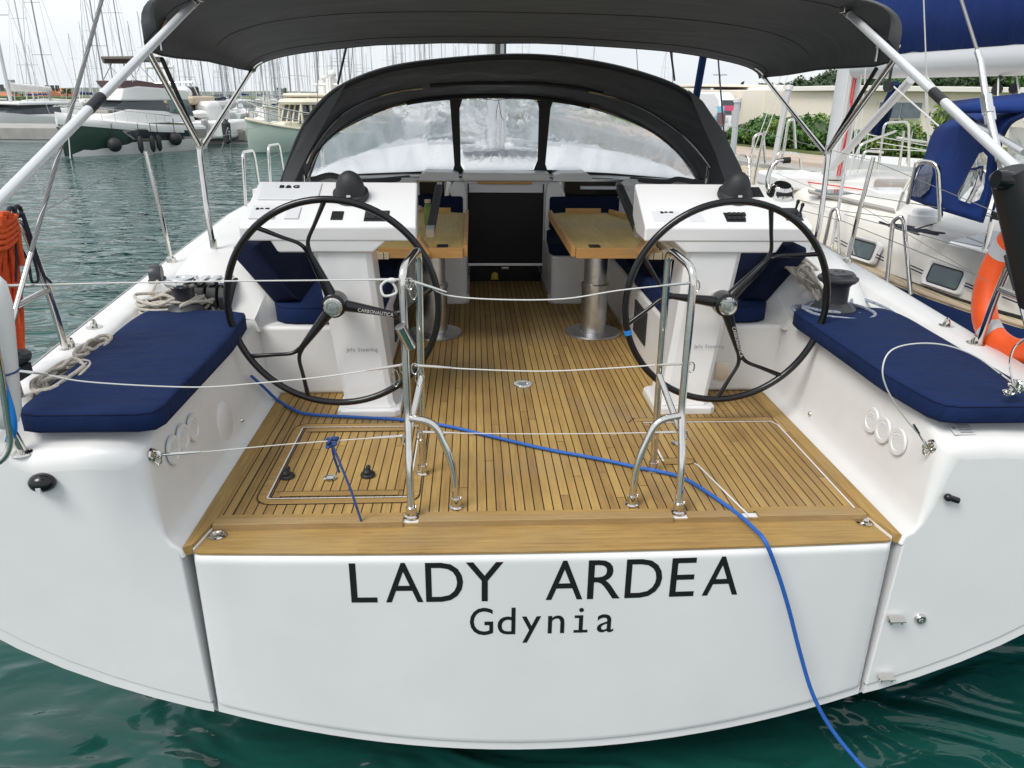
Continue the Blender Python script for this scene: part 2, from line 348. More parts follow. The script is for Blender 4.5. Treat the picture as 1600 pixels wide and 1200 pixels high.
# foliage
def leafmat(name,c1,c2):
    m,nt,b=nmat(name); b.inputs['Roughness'].default_value=.5; b.inputs['Specular IOR Level'].default_value=.3
    n=nt.nodes.new('ShaderNodeTexNoise'); n.inputs['Scale'].default_value=9; n.inputs['Detail'].default_value=5; g=nt.nodes.new('ShaderNodeNewGeometry'); L(nt,g.outputs['Position'],n.inputs[0])
    r=nt.nodes.new('ShaderNodeValToRGB'); r.color_ramp.elements[0].position=.35; r.color_ramp.elements[1].position=.65; r.color_ramp.elements[0].color=(*c1,1); r.color_ramp.elements[1].color=(*c2,1)
    L(nt,n.outputs[0],r.inputs[0]); L(nt,r.outputs[0],b.inputs['Base Color'])
leafmat('leaf',(.03,.08,.02),(.10,.22,.045)); leafmat('leaf_light',(.08,.15,.03),(.2,.27,.06)); leafmat('leaf_dark',(.02,.045,.018),(.06,.10,.035)); leafmat('hill_leaf',(.035,.06,.035),(.10,.13,.07))
# ---------------------------------------------------------------- sky, sun
SUN_EL,SUN_AZ=R(52),R(230)
w=bpy.data.worlds.new('World'); SC.world=w; w.use_nodes=True; nt=w.node_tree
bg=nt.nodes['Background']; sk=nt.nodes.new('ShaderNodeTexSky'); sk.sky_type='NISHITA'; sk.sun_disc=False; sk.sun_elevation=SUN_EL; sk.sun_rotation=SUN_AZ; sk.air_density=1.2; sk.dust_density=2
tc=nt.nodes.new('ShaderNodeTexCoord'); mp=nt.nodes.new('ShaderNodeMapping'); mp.inputs['Scale'].default_value=(1,1,3.2); L(nt,tc.outputs['Generated'],mp.inputs[0])
cn=nt.nodes.new('ShaderNodeTexNoise'); cn.inputs['Scale'].default_value=2.2; cn.inputs['Detail'].default_value=8; cn.inputs['Distortion'].default_value=.4; L(nt,mp.outputs[0],cn.inputs[0])
cr=nt.nodes.new('ShaderNodeValToRGB'); cr.color_ramp.elements[0].position=.3; cr.color_ramp.elements[1].position=.72; cr.color_ramp.elements[0].color=(7.0,7.6,8.3,1); cr.color_ramp.elements[1].color=(9.9,9.9,9.9,1); L(nt,cn.outputs[0],cr.inputs[0])
mx=nt.nodes.new('ShaderNodeMix'); mx.data_type='RGBA'; mx.inputs[0].default_value=.86; L(nt,sk.outputs[0],mx.inputs[6]); L(nt,cr.outputs[0],mx.inputs[7]); L(nt,mx.outputs[2],bg.inputs[0]); bg.inputs[1].default_value=.070
sl=bpy.data.lights.new('sun','SUN'); so=bpy.data.objects.new('sun',sl); COL.objects.link(so); sl.energy=1.5; sl.angle=R(26); sl.color=(1,.97,.92)
sd=V((math.sin(SUN_AZ)*math.cos(SUN_EL),math.cos(SUN_AZ)*math.cos(SUN_EL),math.sin(SUN_EL))); so.rotation_euler=sd.to_track_quat('Z','Y').to_euler()
SC.view_settings.view_transform='Standard'; SC.view_settings.look='None'; SC.view_settings.exposure=0.80; SC.view_settings.gamma=1
WZ=-1.10
mb=MB(); mb.poly([(-2500,-60,WZ),(2500,-60,WZ),(2500,3500,WZ),(-2500,3500,WZ)]); o=mb.done('water','water',flat=True); o['kind']='structure'
# ================================================================ OWN YACHT
YA=thing('sailing_yacht','large white sailing yacht seen from astern, with two black wheels and black name lettering','yacht',(0,2.2,WZ))
def gw(y):   # half breadth at the gunwale
    k=[(2.2,1.90),(3,1.97),(3.7,2.02),(4.6,2.08),(6,2.15),(8,2.08),(10,1.65),(12,.95),(13.6,.04)]
    for (a,p),(b,q) in zip(k,k[1:]):
        if y<=b: return p+(q-p)*(y-a)/(b-a)
    return .04
def gz(y): return .42+max(0,y-2.2)*.031
def keel(x,y=2.2): return -.90+.137*x*x+.0006*x**8
# hull side from gunwale to keel, stations aft to bow
def station(y):
    s=gw(y); z1=gz(y); d=max(0,(y-2.2)/11.4); kz=-.90-.35*math.sin(PI*min(1,d*1.3))+.9*max(0,d-.8)*4*.3
    ms=min(s+.10*(1-d),s*1.1); out=[]
    for k in range(9): # topside
        t=k/8; z=z1+( -.27-z1)*t; x=s+(ms-s)*math.sin(t*PI*.62); out.append((x,z))
    x0,z0=out[-1]
    for k in range(1,15):
        t=k/14; x=x0*(1-t); zz=kz+(z0-kz)*(x/max(x0,.001))**2.2 if y>2.3 else keel(x)+(z0-keel(x0))*(x/x0)**6
        out.append((x,zz))
    return out
m=MB(); rings=[]
for y in (2.215,2.6,3.2,4,5,6,7,8,9,10,11,12,13,13.6):
    st=station(max(2.2,y)); rings.append([V((x,y,z)) for x,z in st]+[V((-x,y,z)) for x,z in st[-2::-1]])
m.loft(rings,closed=False)
HULL=m.done('hull','gelcoat',YA,ang=50)
# ---- side mouldings + transom wings
FL=0.0
def cross(y):
    """cockpit side section (right side) from floor edge up over the bench to the gunwale"""
    g=gw(y); h=gz(y); zt=.405-(.055*max(0,1-(y-2.2)/.16) if y<2.36 else 0)
    return [((1.228,-.03),(-1,.0),.010),((1.236,.004),(-.9,.4),.010),((1.262,.022),(-.7,.7),.012),((1.280,.055),(-.95,.3),.016),((1.290,.12),(-1,.0),.03),
            ((1.302,.25),(-1,0),.045),((1.312,zt-.045),(-1,.1),.05),((1.322,zt-.015),(-.8,.6),.052),((1.385,zt),(0,1),.05),
            ((1.50,zt+.004),(0,1),.05),((g-.30,zt-.002),(0,1),.05),((g-.25,zt-.01),(0,1),.05),((g-.20,h-.075 if h-.075>zt-.03 else zt),(-.4,.9),.03),((g-.160,h-.01),(-.5,.8),.02),((g-.145,h+.004),(0,1),.02),((g-.02,h+.004),(0,1),.02),((g,h-.012),(.8,.5),.014)]
def side(sx):
    rows=[]; cap=[]
    for a in (0,15,30,45,60,75,90):
        row=[]
        for (x,z),(nx,nz),r in cross(2.2+.05*math.sin(R(a))):
            q=r*(1-math.sin(R(a))); L_=math.hypot(nx,nz); yy=2.2+r*(1-math.cos(R(a)))
            row.append(V((sx*(x-nx/L_*q),yy,z-nz/L_*q)))
        rows.append(row)
        if a==0: cap=row
    for y in (2.30,2.36,2.5,2.8,3.1,3.4,3.62):
        rows.append([V((sx*x,y,z)) for (x,z),_,_ in cross(y)])
    return rows,cap
for sx in (-1,1):
    rows,cap=side(sx); m=MB(); m.grid(rows)
    m.done('bench_moulding','gelcoat_side',YA,ang=60)
    # transom wing: flat face with rounded lower edge, over the hull lip
    m=MB(); st=[(x,z) for x,z in station(2.2) if x>1.2]
    ins=[]; 
    for i,(x,z) in enumerate(st):
        a=st[max(0,i-1)]; b=st[min(len(st)-1,i+1)]; t=V((b[0]-a[0],b[1]-a[1])).normalized(); n=V((t.y,-t.x))  # inward
        if n.x>0: n=-n
        ins.append((x+n.x*.042,z+n.y*.042 if i>3 else z))
    ins=[p for p in ins if p[0]>1.222]; xb,zb=1.217,keel(1.217)+.04
    face=[p.copy() for p in cap]+[V((sx*x,2.2,z)) for x,z in ins[1:]]+[V((sx*xb,2.2,zb))]
    m.poly(face)
    edge=[V((sx*x,2.2,z)) for x,z in ins[1:]]+[V((sx*xb,2.2,zb)),V((cap[0].x,2.2,cap[0].z))]
    back=[p+V((0,.012,0)) for p in edge]; 
    m.grid([edge,back]); m.grid([[p+V((0,.012,0)) for p in edge[-2:]],[p+V((0,.20,0)) for p in edge[-2:]]])
    m.done('transom_wing','gelcoat',YA,bev=.007,ang=30)
    # hull lip below wing
    m=MB(); lip=[(x,z) for x,z in station(2.2) if x>1.21]; e=[(x,z) for x,z in lip]
    o1=[V((sx*(x+.0),2.205,z)) for x,z in e]+[V((sx*1.217,2.205,keel(1.217)))]
    i1=[V((sx*x,2.207,z)) for x,z in ins if True][:len(o1)-1]
    while len(i1)<len(o1): i1.append(V((sx*xb,2.207,zb)))
    m.grid([i1,o1,[p+V((0,.02,0)) for p in o1]]); m.poly([V((sx*1.217,2.205,zb)),V((sx*1.217,2.205,keel(1.217))),V((sx*1.217,2.4,keel(1.217))),V((sx*1.217,2.4,zb))])
    m.done('hull_lip','gelcoat',YA,ang=30)
# ---- fold-down platform (centre transom door)
def plat(z0f,z1f,yo,xs,top=False,r=.03):
    rows=[]
    for x in xs:
        cv=.028*(1-(x/1.2)**2); y=yo-cv; zt=z0f(x); zb=z1f(x); row=[]
        if top: row.append(V((x,2.36,zt)))
        for a in (0,18,36,54,72,90): row.append(V((x,y+r-r*math.sin(R(a)),zt-r+r*math.cos(R(a)))))
        for k in (.015,.05,.2,.4,.6,.8,.95,.98): row.append(V((x,y,(zt-r)+(zb+.006-zt+r)*k)))
        row+= [V((x,y,zb+.006)),V((x,y+.002,zb+.002)),V((x,y+.006,zb)),V((x,2.36,zb))]
        rows.append(row)
    return rows
xs=[-1.203,-1.201,-1.194,-1.18]+[-1.1+i*.1 for i in range(23)]+[1.18,1.194,1.201,1.203]
def inset(x):
    a=abs(x); return 0.0 if a<1.18 else (.0 if a<1.19 else (.004 if a<1.199 else (.010 if a<1.202 else .02)))
m=MB(); rows=plat(lambda x:-.022,lambda x:keel(x)+.042,2.2,xs,top=True)
for row,x in zip(rows,xs):
    for p in row: p.y+=inset(x)
m.grid(rows); m.poly(rows[0]); m.poly(rows[-1][::-1])
PLAT=m.done('swim_platform','gelcoat',YA,ang=50)
m=MB(); rows=[]
for x in xs[1:-1]:
    cv=.028*(1-(x/1.2)**2); zb=keel(x); rows.append([V((x,2.35,zb+.05)),V((x,2.209-cv,zb+.05)),V((x,2.207-cv,zb+.004)),V((x,2.213-cv,zb)),V((x,2.36,zb))])
m.grid(rows); m.poly(rows[0]); m.poly(rows[-1][::-1]); m.done('lower_edge','gelcoat',PLAT,ang=40)
# lettering
a=PY(545,940,2.176); b=PY(1155,925,2.172)
text('yacht_name','LADY',.232,'letter',PLAT,(-.708,2.1712,-.208),(1,.0,0),(0,0,1),extr=.0,pitch=.1375,bold=.0002,sx=.94,drape=lambda x:2.2-.028*(1-(x/1.2)**2)-.0012)
text('yacht_name','ARDEA',.232,'letter',PLAT,(-.708+.1375*5,2.1712,-.208),(1,.0,0),(0,0,1),extr=.0,pitch=.1375,bold=.0002,sx=.94,drape=lambda x:2.2-.028*(1-(x/1.2)**2)-.0012)
text('home_port','Gdynia',.165,'letter',PLAT,(-.282,2.1708,-.350),(1,0,0),(0,0,1),extr=.0,pitch=.0875,bold=.0004,sx=.92,serif_i=True,drape=lambda x:2.2-.028*(1-(x/1.2)**2)-.0012)
# ---- cockpit sole (teak)
m=MB()
m.poly([(-1.222,2.385,0),(1.222,2.385,0),(1.222,3.62,0),(.72,3.62,0),(.72,5.36,0),(.30,5.36,0),(.30,6.06,0),(-.30,6.06,0),(-.30,5.36,0),(-.72,5.36,0),(-.72,3.62,0),(-1.222,3.62,0)])
SOLE=m.done('teak_sole','teak',YA,flat=True)
m=MB(); m.box(-1.17,1.17,2.36,6.1,-.10,-.004); m.box(-1.26,1.26,2.45,3.7,-.08,-.005); m.done('sole_core','gelcoat_side',YA)
# aft board and raised toe strip
m=MB(); rows=[]
for x in xs: 
    rows.append([V((x,2.36,-.016)),V((x,2.208-.028*(1-(x/1.2)**2)+inset(x),-.016)),V((x,2.208-.028*(1-(x/1.2)**2)+inset(x),-.023))])
m.grid(rows); m.done('aft_board','teak_board',PLAT,ang=30)
m=MB(); m.box(-1.18,-.515,2.345,2.389,-.05,.009); m.done('toe_strip','teak_trim',YA,bev=.003)
m=MB(); m.box(-.46,.46,2.345,2.389,-.05,.009); m.done('toe_strip','teak_trim',YA,bev=.003)
m=MB(); m.box(.515,.715,2.345,2.389,-.05,.009); m.done('toe_strip','teak_trim',YA,bev=.003)
m=MB(); m.box(.775,1.175,2.345,2.389,-.05,.009); m.done('toe_strip','teak_trim',YA,bev=.003)
for sx in (-1,1): # fixed side margin boards, down to the corner
    m=MB(); q=[(1.233,2.212),(1.2335,3.62),(1.178,3.62),(1.178,2.40),(1.2085,2.225)]
    m.prism([(sx*x,y) for x,y in q],-.03,.004,ax=2); m.done('margin_board','teak_edge',YA)
    m=MB(); q=[(1.2065,2.225),(1.177,2.40),(1.172,2.40),(1.2025,2.215)]
    m.prism([(sx*x,y) for x,y in q],-.06,-.009,ax=2); m.done('gap_strip','gelcoat_side',YA)
m=MB(); m.box(-.515,-.46,2.352,2.386,-.05,-.006); m.done('strip_notch','teak_trim',YA)
m=MB(); m.box(.46,.515,2.352,2.386,-.05,-.006); m.done('strip_notch','teak_trim',YA)
m=MB(); m.box(.715,.775,2.352,2.386,-.05,-.006); m.done('strip_notch','teak_trim',YA)
def frame(name,pts,w,mat,z=.004,closed=True):
    m=MB(); n=len(pts); P=[V((p[0],p[1])) for p in pts]
    def off(i,s):
        a,b,c=P[(i-1)%n],P[i],P[(i+1)%n]
        if not closed and i==0: t=(c-b).normalized(); return b+V((-t.y,t.x))*s
        if not closed and i==n-1: t=(b-a).normalized(); return b+V((-t.y,t.x))*s
        t1=(b-a).normalized(); t2=(c-b).normalized(); nn=(V((-t1.y,t1.x))+V((-t2.y,t2.x))).normalized()
        return b+nn*s/max(.4,nn.dot(V((-t1.y,t1.x))))
    rng=range(n if closed else n-1)
    for i in rng:
        j=(i+1)%n; a,b,c,d=off(i,w/2),off(j,w/2),off(j,-w/2),off(i,-w/2)
        m.poly([(q.x,q.y,z) for q in (a,b,c,d)])
    return m.done(name,mat,SOLE,flat=True)
# left hatch
hx0,hx1,hy0,hy1=-1.045,-.50,2.545,3.17
def rr(x0,x1,y0,y1,r): 
    o=[]
    for cx,cy,a0 in ((x1-r,y1-r,0),(x0+r,y1-r,90),(x0+r,y0+r,180),(x1-r,y0+r,270)):
        for k in range(5): a=R(a0+k*22.5); o.append((cx+r*math.cos(a),cy+r*math.sin(a)))
    return o
frame('hatch_margin',rr(hx0-.012,hx1+.012,hy0-.035,hy1+.035,.05),.034,'teak_board',z=.002)
frame('caulk_line',rr(hx0-.032,hx1+.032,hy0-.054,hy1+.054,.06),.004,'letter',z=.0026)
frame('hatch_gap',rr(hx0+.008,hx1-.008,hy0-.012,hy1+.012,.012),.0052,'pad_grey',z=.0034)
frame('caulk_line',rr(hx0+.0155,hx1-.0155,hy0-.0045,hy1+.0045,.012),.003,'letter',z=.0038)
frame('hatch_margin',[(hx0+.05,hy0+.02),(hx1-.05,hy0+.02)],.036,'teak_board',z=.0042,closed=False)
frame('hatch_margin',[(hx0+.05,hy1-.02),(hx1-.05,hy1-.02)],.036,'teak_board',z=.0042,closed=False)
frame('caulk_line',[(hx0+.03,hy0+.039),(hx1-.03,hy0+.039)],.003,'letter',z=.0046,closed=False)
frame('caulk_line',[(hx0+.03,hy1-.039),(hx1-.03,hy1-.039)],.003,'letter',z=.0046,closed=False)
frame('margin_edge',[(-1.13,2.42),(-1.13,3.60)],.003,'letter',z=.0026,closed=False)
frame('margin_edge',[(1.165,3.24),(1.165,3.60),(.95,3.60)],.003,'letter',z=.0026,closed=False)
# right hatch: gap line up the side, across the front, back down, with a notch aft
q=[PZ(1390,826,.004),PZ(1255,664,.004),PZ(1238,657,.004),PZ(1035,661,.004),PZ(1060,728,.004),PZ(1098,733,.004),PZ(1110,745,.004),PZ(1150,805,.004)]
q=[(p.x,p.y) for p in q]; q[0]=(1.155,2.40); q[1]=(1.155,3.16); q[2]=(1.135,3.20); q[3]=(.53,3.20); q[4]=(.53,2.80); q[5]=(.63,2.80); q[6]=(.665,2.76); q[7]=(.742,2.40)
frame('hatch_gap',q[0:4],.007,'pad_grey',z=.0030,closed=False)
frame('hatch_gap',[(.53,3.06),(.53,2.80)],.008,'gelcoat_side',z=.0032,closed=False)
frame('hatch_gap',[(.655,2.775),(.665,2.76),(.742,2.345)],.008,'pad_grey',z=.0036,closed=False)
frame('hatch_margin',[(.50,3.232),(1.14,3.232)],.036,'teak_board',z=.0022,closed=False)
frame('caulk_line',[(.48,3.252),(1.15,3.252)],.003,'letter',z=.0027,closed=False)
frame('hatch_margin',[(.53,2.80),(.66,2.80)],.05,'teak_board',z=.0028,closed=False)
frame('caulk_line',[(.46,3.20),(.475,3.225),(.50,3.25)],.003,'letter',z=.003,closed=False)
frame('caulk_line',[(.50,2.828),(.64,2.828),(.665,2.80),(.64,2.774),(.55,2.774)],.003,'letter',z=.0034,closed=False)
frame('cross_margin',[(-.46,2.405),(.46,2.405)],.03,'teak_board',z=.0016,closed=False)
frame('cross_margin',[(-1.17,2.405),(-.52,2.405)],.03,'teak_board',z=.0016,closed=False)
frame('cross_margin',[(.76,2.405),(1.15,2.405)],.03,'teak_board',z=.0016,closed=False)
def floor_latch(p,dark=False):
    m=MB(); c=V((p.x,p.y,0.003)); m.lathe([(.0,.0),(.026,.0),(.027,.003),(.020,.005),(.016,.003),(0,.003)],c,20); m.box(c.x-.012,c.x+.012,c.y-.004,c.y+.004,.004,.009)
    return m.done('flush_latch','steel',SOLE)
for u,v in ((516,748),(1058,694)): floor_latch(PZ(u,v,0))
for u,v in ((449,746),(575,744)):
    p=PZ(u,v,0); m=MB(); m.lathe([(0,0),(.03,0),(.028,.008),(.02,.014),(.0,.014)],(p.x,p.y,.005),16); m.ball((p.x-.002,p.y-.005,.022),.018,(1.0,1.3,.8)); m.ball((p.x,p.y+.02,.03),.010,(1,1,1)); m.done('flag_socket_cap','black',SOLE)
p=PZ(817,601,0); m=MB(); m.lathe([(0,.002),(.026,.002),(.028,.006),(.048,.006),(.050,.003),(.050,0),(0,0)],(p.x,p.y,.001),32); 
for k in range(-3,4): m.box(p.x-.019,p.x+.019,p.y+k*.0065-.0016,p.y+k*.0065+.0016,.003,.007)
m.done('floor_drain','steel',SOLE)
for u,v in ((340,838),(1350,817)):
    p=PZ(u,v,-.016); m=MB(); m.lathe([(0,0),(.030,0),(.031,.005),(.024,.007),(.022,.003),(0,.003)],(p.x,p.y,-.015),24); m.tube([(p.x-.012,p.y-.01,-.008),(p.x,p.y+.005,-.006),(p.x+.016,p.y,-.008)],.004,8); m.done('lifting_ring','steel',PLAT)
# ---- seat boxes forward of the helm
for sx in (-1,1):
    m=MB()
    q=[(.715,3.60),(1.30,3.60),(1.42,3.72),(1.42,6.05),(.30,6.05),(.30,5.36),(.33,5.33),(.715,5.33)]
    m.prism([(sx*x,y) for x,y in q],-.003,.355,ax=2); SB=m.done('seat_box','gelcoat_side',YA,bev=.022,seg=3)
    # back rest moulding / coaming rising forward
    m=MB(); rows=[]
    for y,zt in ((3.56,.415),(3.62,.43),(3.72,.50),(3.85,.585),(4.1,.625),(5.0,.66),(6.1,.70)):
        g=gw(y)-.23
        rows.append([V((sx*x,y,z)) for x,z in ((1.20 if y>3.7 else 1.29,.34),(1.225 if y>3.7 else 1.295,.36 if y<3.7 else .45 if zt>.5 else .40),(1.29 if y>3.7 else 1.31,zt-.06 if zt>.5 else zt-.01),(1.32,zt-.012),(1.36,zt),(g-.10,zt),(g-.05,zt-.012),(g-.02,zt-.05),(g,gz(y)-.05))])
    m.grid(rows); m.poly(rows[0]); m.done('coaming','gelcoat_side',YA,bev=0,ang=50)
    # side deck and gunwale forward
    m=MB(); rows=[]
    for y in (3.62,4.2,5,6,7,8,9,10,11,12,13,13.5):
        g=gw(y); h=gz(y); k=min(.25,g*.3); c=g*.4
        rows.append([V((sx*x,y,z)) for x,z in ((c*.3 if y>6.05 else g-.30,h-.08),(g-k,h-.078),(g-k*.8,h-.075),(g-k*.64,h-.01),(g-k*.58,h+.004),(g-.02,h+.004),(g,h-.012))])
    m.grid(rows); m.done('side_deck','gelcoat_side',YA,ang=50)
# inner step by the bench: locker end panel on left and right
# companionway bulkhead
m=MB()
m.prism([(-2.0,-.003),(-.30,-.003),(-.30,.775),(.30,.775),(.30,-.003),(2.0,-.003),(1.95,.72),(1.5,.815),(-1.5,.815),(-1.95,.72)],6.05,6.12)
m.done('bulkhead','gelcoat_side',YA,bev=.004)
m=MB(); m.box(-.30,.30,6.075,6.11,-.004,.13); BRD=m.done('washboard','acrylic',YA,bev=.003)
m=MB(); m.box(-.03,.03,6.066,6.074,.095,.115); m.done('handle','steel',BRD,bev=.003)
m=MB(); m.poly([(-.085,6.07,.075),(-.06,6.07,.06),(-.055,6.07,.01),(-.115,6.07,.01),(-.11,6.07,.06)]); m.done('key_tag','tag_yellow',BRD,solid=.004)
m=MB(); m.box(-.30,.30,6.04,6.06,.13,.152); m.done('door_sill','alu',YA,bev=.003)
m=MB(); m.box(-.9,.9,6.12,8.2,-.9,.0); m.box(-.6,.6,8.0,8.05,-.0,.7); m.done('cabin_interior','interior',YA)
m=MB(); m.box(-.30,.30,6.085,6.10,.152,.71); m.done('companion_door','interior',YA)
m=MB(); m.box(-.29,.29,6.06,6.09,.705,.775); m.done('hatch_coaming','pad_grey',YA,bev=.004)
m=MB(); m.box(-.22,.20,6.02,6.06,.775,.797); m.done('hatch_lip','table_edge',YA,bev=.003)
for sx in (-1,1):
    m=MB(); m.prism([(sx*.305,.13),(sx*.305,.70),(sx*.32,.79),(sx*.40,.80),(sx*.45,.74),(sx*.385,.60),(sx*.36,.45),(sx*.36,.13)],5.96,6.06); m.done('companion_jamb','gelcoat_side',YA,bev=.012)
    m=MB(); m.box(sx*.30-.012,sx*.30+.012,5.40,6.06,-.001,.06); m.done('kick_strip','alu',YA)
# coachroof
m=MB(); rows=[]
for y,f,h in ((6.08,1.0,.80),(7,1.0,.84),(8.5,.9,.86),(10,.68,.84),(11.3,.40,.80),(12.0,.2,.74)):
    w=1.62*f; rows.append([V((x,y,z)) for x,z in ((-w-.06,gz(y)-.05),(-w,h-.08),(-w+.10,h-.015),(-w*.5,h+.02),(0,h+.03),(w*.5,h+.02),(w-.10,h-.015),(w,h-.08),(w+.06,gz(y)-.05))])
m.grid(rows); CR=m.done('coachroof','gelcoat_side',YA,ang=50)
m=MB(); m.box(-.34,.34,6.0,7.0,.795,.86); m.done('sliding_hatch','gelcoat_side',CR,bev=.02)
# windows in the bulkhead on either side
for (u0,v0,u1,v1) in ((655,284,694,298),(882,283,968,300)):
    a=PY(u0,v0,6.04); b=PY(u1,v1,6.04)
    m=MB(); m.box(a.x,b.x,6.036,6.052,b.z-.035,a.z); WN=m.done('bulkhead_window','acrylic',YA,bev=.004)
    m=MB(); m.box(a.x-.02,b.x+.02,6.030,6.05,a.z,a.z+.014); m.done('window_frame','steel',WN)
    m=MB(); m.obox((a.x-.03 if u0>800 else b.x+.03,6.0,(a.z+b.z)/2-.02),.035,.05,.13,Matrix.Rotation(R(-18 if u0>800 else 12),3,'Y')); m.done('window_stay','alu',WN,bev=.004)
m=MB(); c=PY(938,293,6.03); m.box(c.x-.16,c.x+.22,6.0,6.05,c.z-.012,c.z+.012); m.done('window_blind','pad_grey',YA,bev=.004)
# deck hardware on coachroof in view under the hood
for sx in (-1,1):
    m=MB(); rows=[[V((sx*x,y,z)) for x,z in ((.36,.80),(.37,.845),(.42,.86),(.62,.865),(.66,.84),(.67,.80))] for y in (6.0,6.1,6.7)]; m.grid(rows); m.poly(rows[0]); m.done('rope_cover','gelcoat_side',CR,ang=40)
# ---- instrument consoles, pedestals
def console(sx):
    x0,x1=(.505,1.272); zf,zm,zb=.888,.818,1.035; yf,yb=3.35,3.71
    m=MB(); prof=[(yf,zm),(yf-.002,zf-.01),(yf+.01,zf+.002),(yb-.01,zb),(yb,zb-.015),(yb,zm+.06),(yf+.22,zm)]
    A=[];
    rings=[]
    for x,ins in ((x0,.012),(x0+.012,0),(x1-.012,0),(x1,.012)):
        cy=sum(p[0] for p in prof)/len(prof); cz=sum(p[1] for p in prof)/len(prof)
        t=(x-x0)/(x1-x0); sh=.03*(t-.5)*1.2
        rings.append([V((sx*(x+(.02 if t>.5 else -.0)*0-sh*(y-yf)*2.2),y+(cy-y)*ins*2,z+(cz-z)*ins*2)) for y,z in prof])
    m.loft(rings); C=m.done('console','gelcoat',YA,bev=.010,seg=3,ang=35)
    m=MB(); m.prism([(sx*.625,zm+.01),(sx*.70,zm-.052),(sx*1.115,zm-.052),(sx*1.15,zm+.01)],yf+.004,yf+.20); m.done('console_apron','gelcoat',C,bev=.01)
    m=MB()
    def sec(xc,hw,yf_,yb_,z): 
        c=.025; return [V((sx*x,y,z)) for x,y in ((xc-hw,yf_+c),(xc-hw+c,yf_),(xc+hw-c,yf_),(xc+hw,yf_+c),(xc+hw,yb_-c),(xc+hw-c,yb_),(xc-hw+c,yb_),(xc-hw,yb_-c))]
    m.loft([sec(.755,.150,3.30,3.60,-.002),sec(.755,.148,3.30,3.60,.028),sec(.755,.143,3.305,3.595,.034)]); m.loft([sec(.752,.125,3.325,3.57,.034),sec(.757,.115,3.335,3.56,.06),sec(.80,.118,3.345,3.56,.42),sec(.845,.130,3.375,3.60,.79)])
    P=m.done('pedestal','gelcoat',YA,bev=.006,ang=35)
    return C,P
PN=V((0,.147,-.36)).normalized()*-1   # normal of the sloped panel
SLOPE=V((0,.36,.147)).normalized(); PNORM=V((1,0,0)).cross(SLOPE); P0=V((0,3.36,.8905))
def on_panel(u,v,d=0.0): return PL(u,v,P0,PNORM)+PNORM*d
def panel_box(u0,v0,u1,v1,name,mat,C,th=.006,bev=.002):
    a=on_panel(u0,v1); b=on_panel(u1,v1); c=on_panel(u0,v0); w=(b.x-a.x); hgt=(c-a).dot(SLOPE); ce=a+V((w/2,0,0))+SLOPE*(hgt/2)+PNORM*(th/2-.001)
    mt=Matrix((V((1,0,0)),SLOPE,PNORM)).transposed()
    m=MB(); m.obox(ce,w,hgt,th,mt); return m.done(name,mat,C,bev=bev)
CL,PLf=console(-1); CR_,PR=console(1)
PM=Matrix((V((1,0,0)),SLOPE,PNORM)).transposed()
def paneltext(s,u,v,size,C,mat='letter',d=.0035):
    p=on_panel(u,v,d); return text('marking',s,size,mat,C,p,(1,0,0),SLOPE,extr=.0004,bold=.0022 if mat=='letter' else 0,sx=1.15)
def dome(u,v,C):
    p=on_panel(u,v); m=MB(); m.lathe([(0,0),(.078,0),(.082,.01),(.080,.03),(.072,.034),(.068,.036),(.060,.075),(.045,.105),(.025,.122),(0,.128)],p+PNORM*.001,28,PNORM); o=m.done('compass_cover','rubber',C,ang=35)
    m=MB(); q=p+V((0,-.083,.012)); m.box(q.x-.009,q.x+.009,q.y-.001,q.y+.003,q.z,q.z+.009); m.done('cover_tag','letter_pale',C); return o
panel_box(402,288,497,314,'instrument_cover','pad_grey',CL,.012,.004); paneltext('B&G',437,297,.034,CL,d=.0120)
panel_box(388,323,428,343,'instrument_cover','pad_grey',CL,.009,.003); paneltext('B&G',400,330,.019,CL,d=.0090)
panel_box(444,325,466,343,'instrument_cover','pad_grey',CL,.009,.003)
dome(549,309,CL)
panel_box(516,331,535,344,'switch_panel','black',CL,.006); panel_box(568,330,607,346,'switch_panel','black',CL,.006)
panel_box(1012,292,1098,318,'instrument_cover','pad_grey',CR_,.003,.002); paneltext('B&G',1038,300,.034,CR_)
panel_box(1022,330,1066,346,'instrument_cover','pad_grey',CR_,.003,.001); paneltext('B&G',1032,334,.019,CR_)
panel_box(1078,334,1102,347,'instrument_cover','pad_grey',CR_,.003,.001)
panel_box(1018,320,1050,325,'warning_sticker','letter_pale',CR_,.0012,.0)
panel_box(1136,333,1166,347,'switch_panel','black',CR_,.005)
for j in range(2):
    for i in range(4): panel_box(1138+i*7.2,334.5+j*6.5,1143.5+i*7.2,338.5+j*6.5,'rocker_switch','rubber',CR_,.012,.001)
for i in range(2): panel_box(570+i*19,332,587+i*19,343,'rocker_switch','rubber',CL,.011,.001)
panel_box(1174,294,1194,309,'thruster_panel','black',CR_,.008); 
m=MB(); 
for u,v in ((1182,298),(1186,304)): m.lathe([(0,0),(.006,0),(.006,.004),(0,.004)],on_panel(u,v,.008),10,PNORM)
m.done('thruster_button','steel',CR_)
dome(1147,309,CR_)
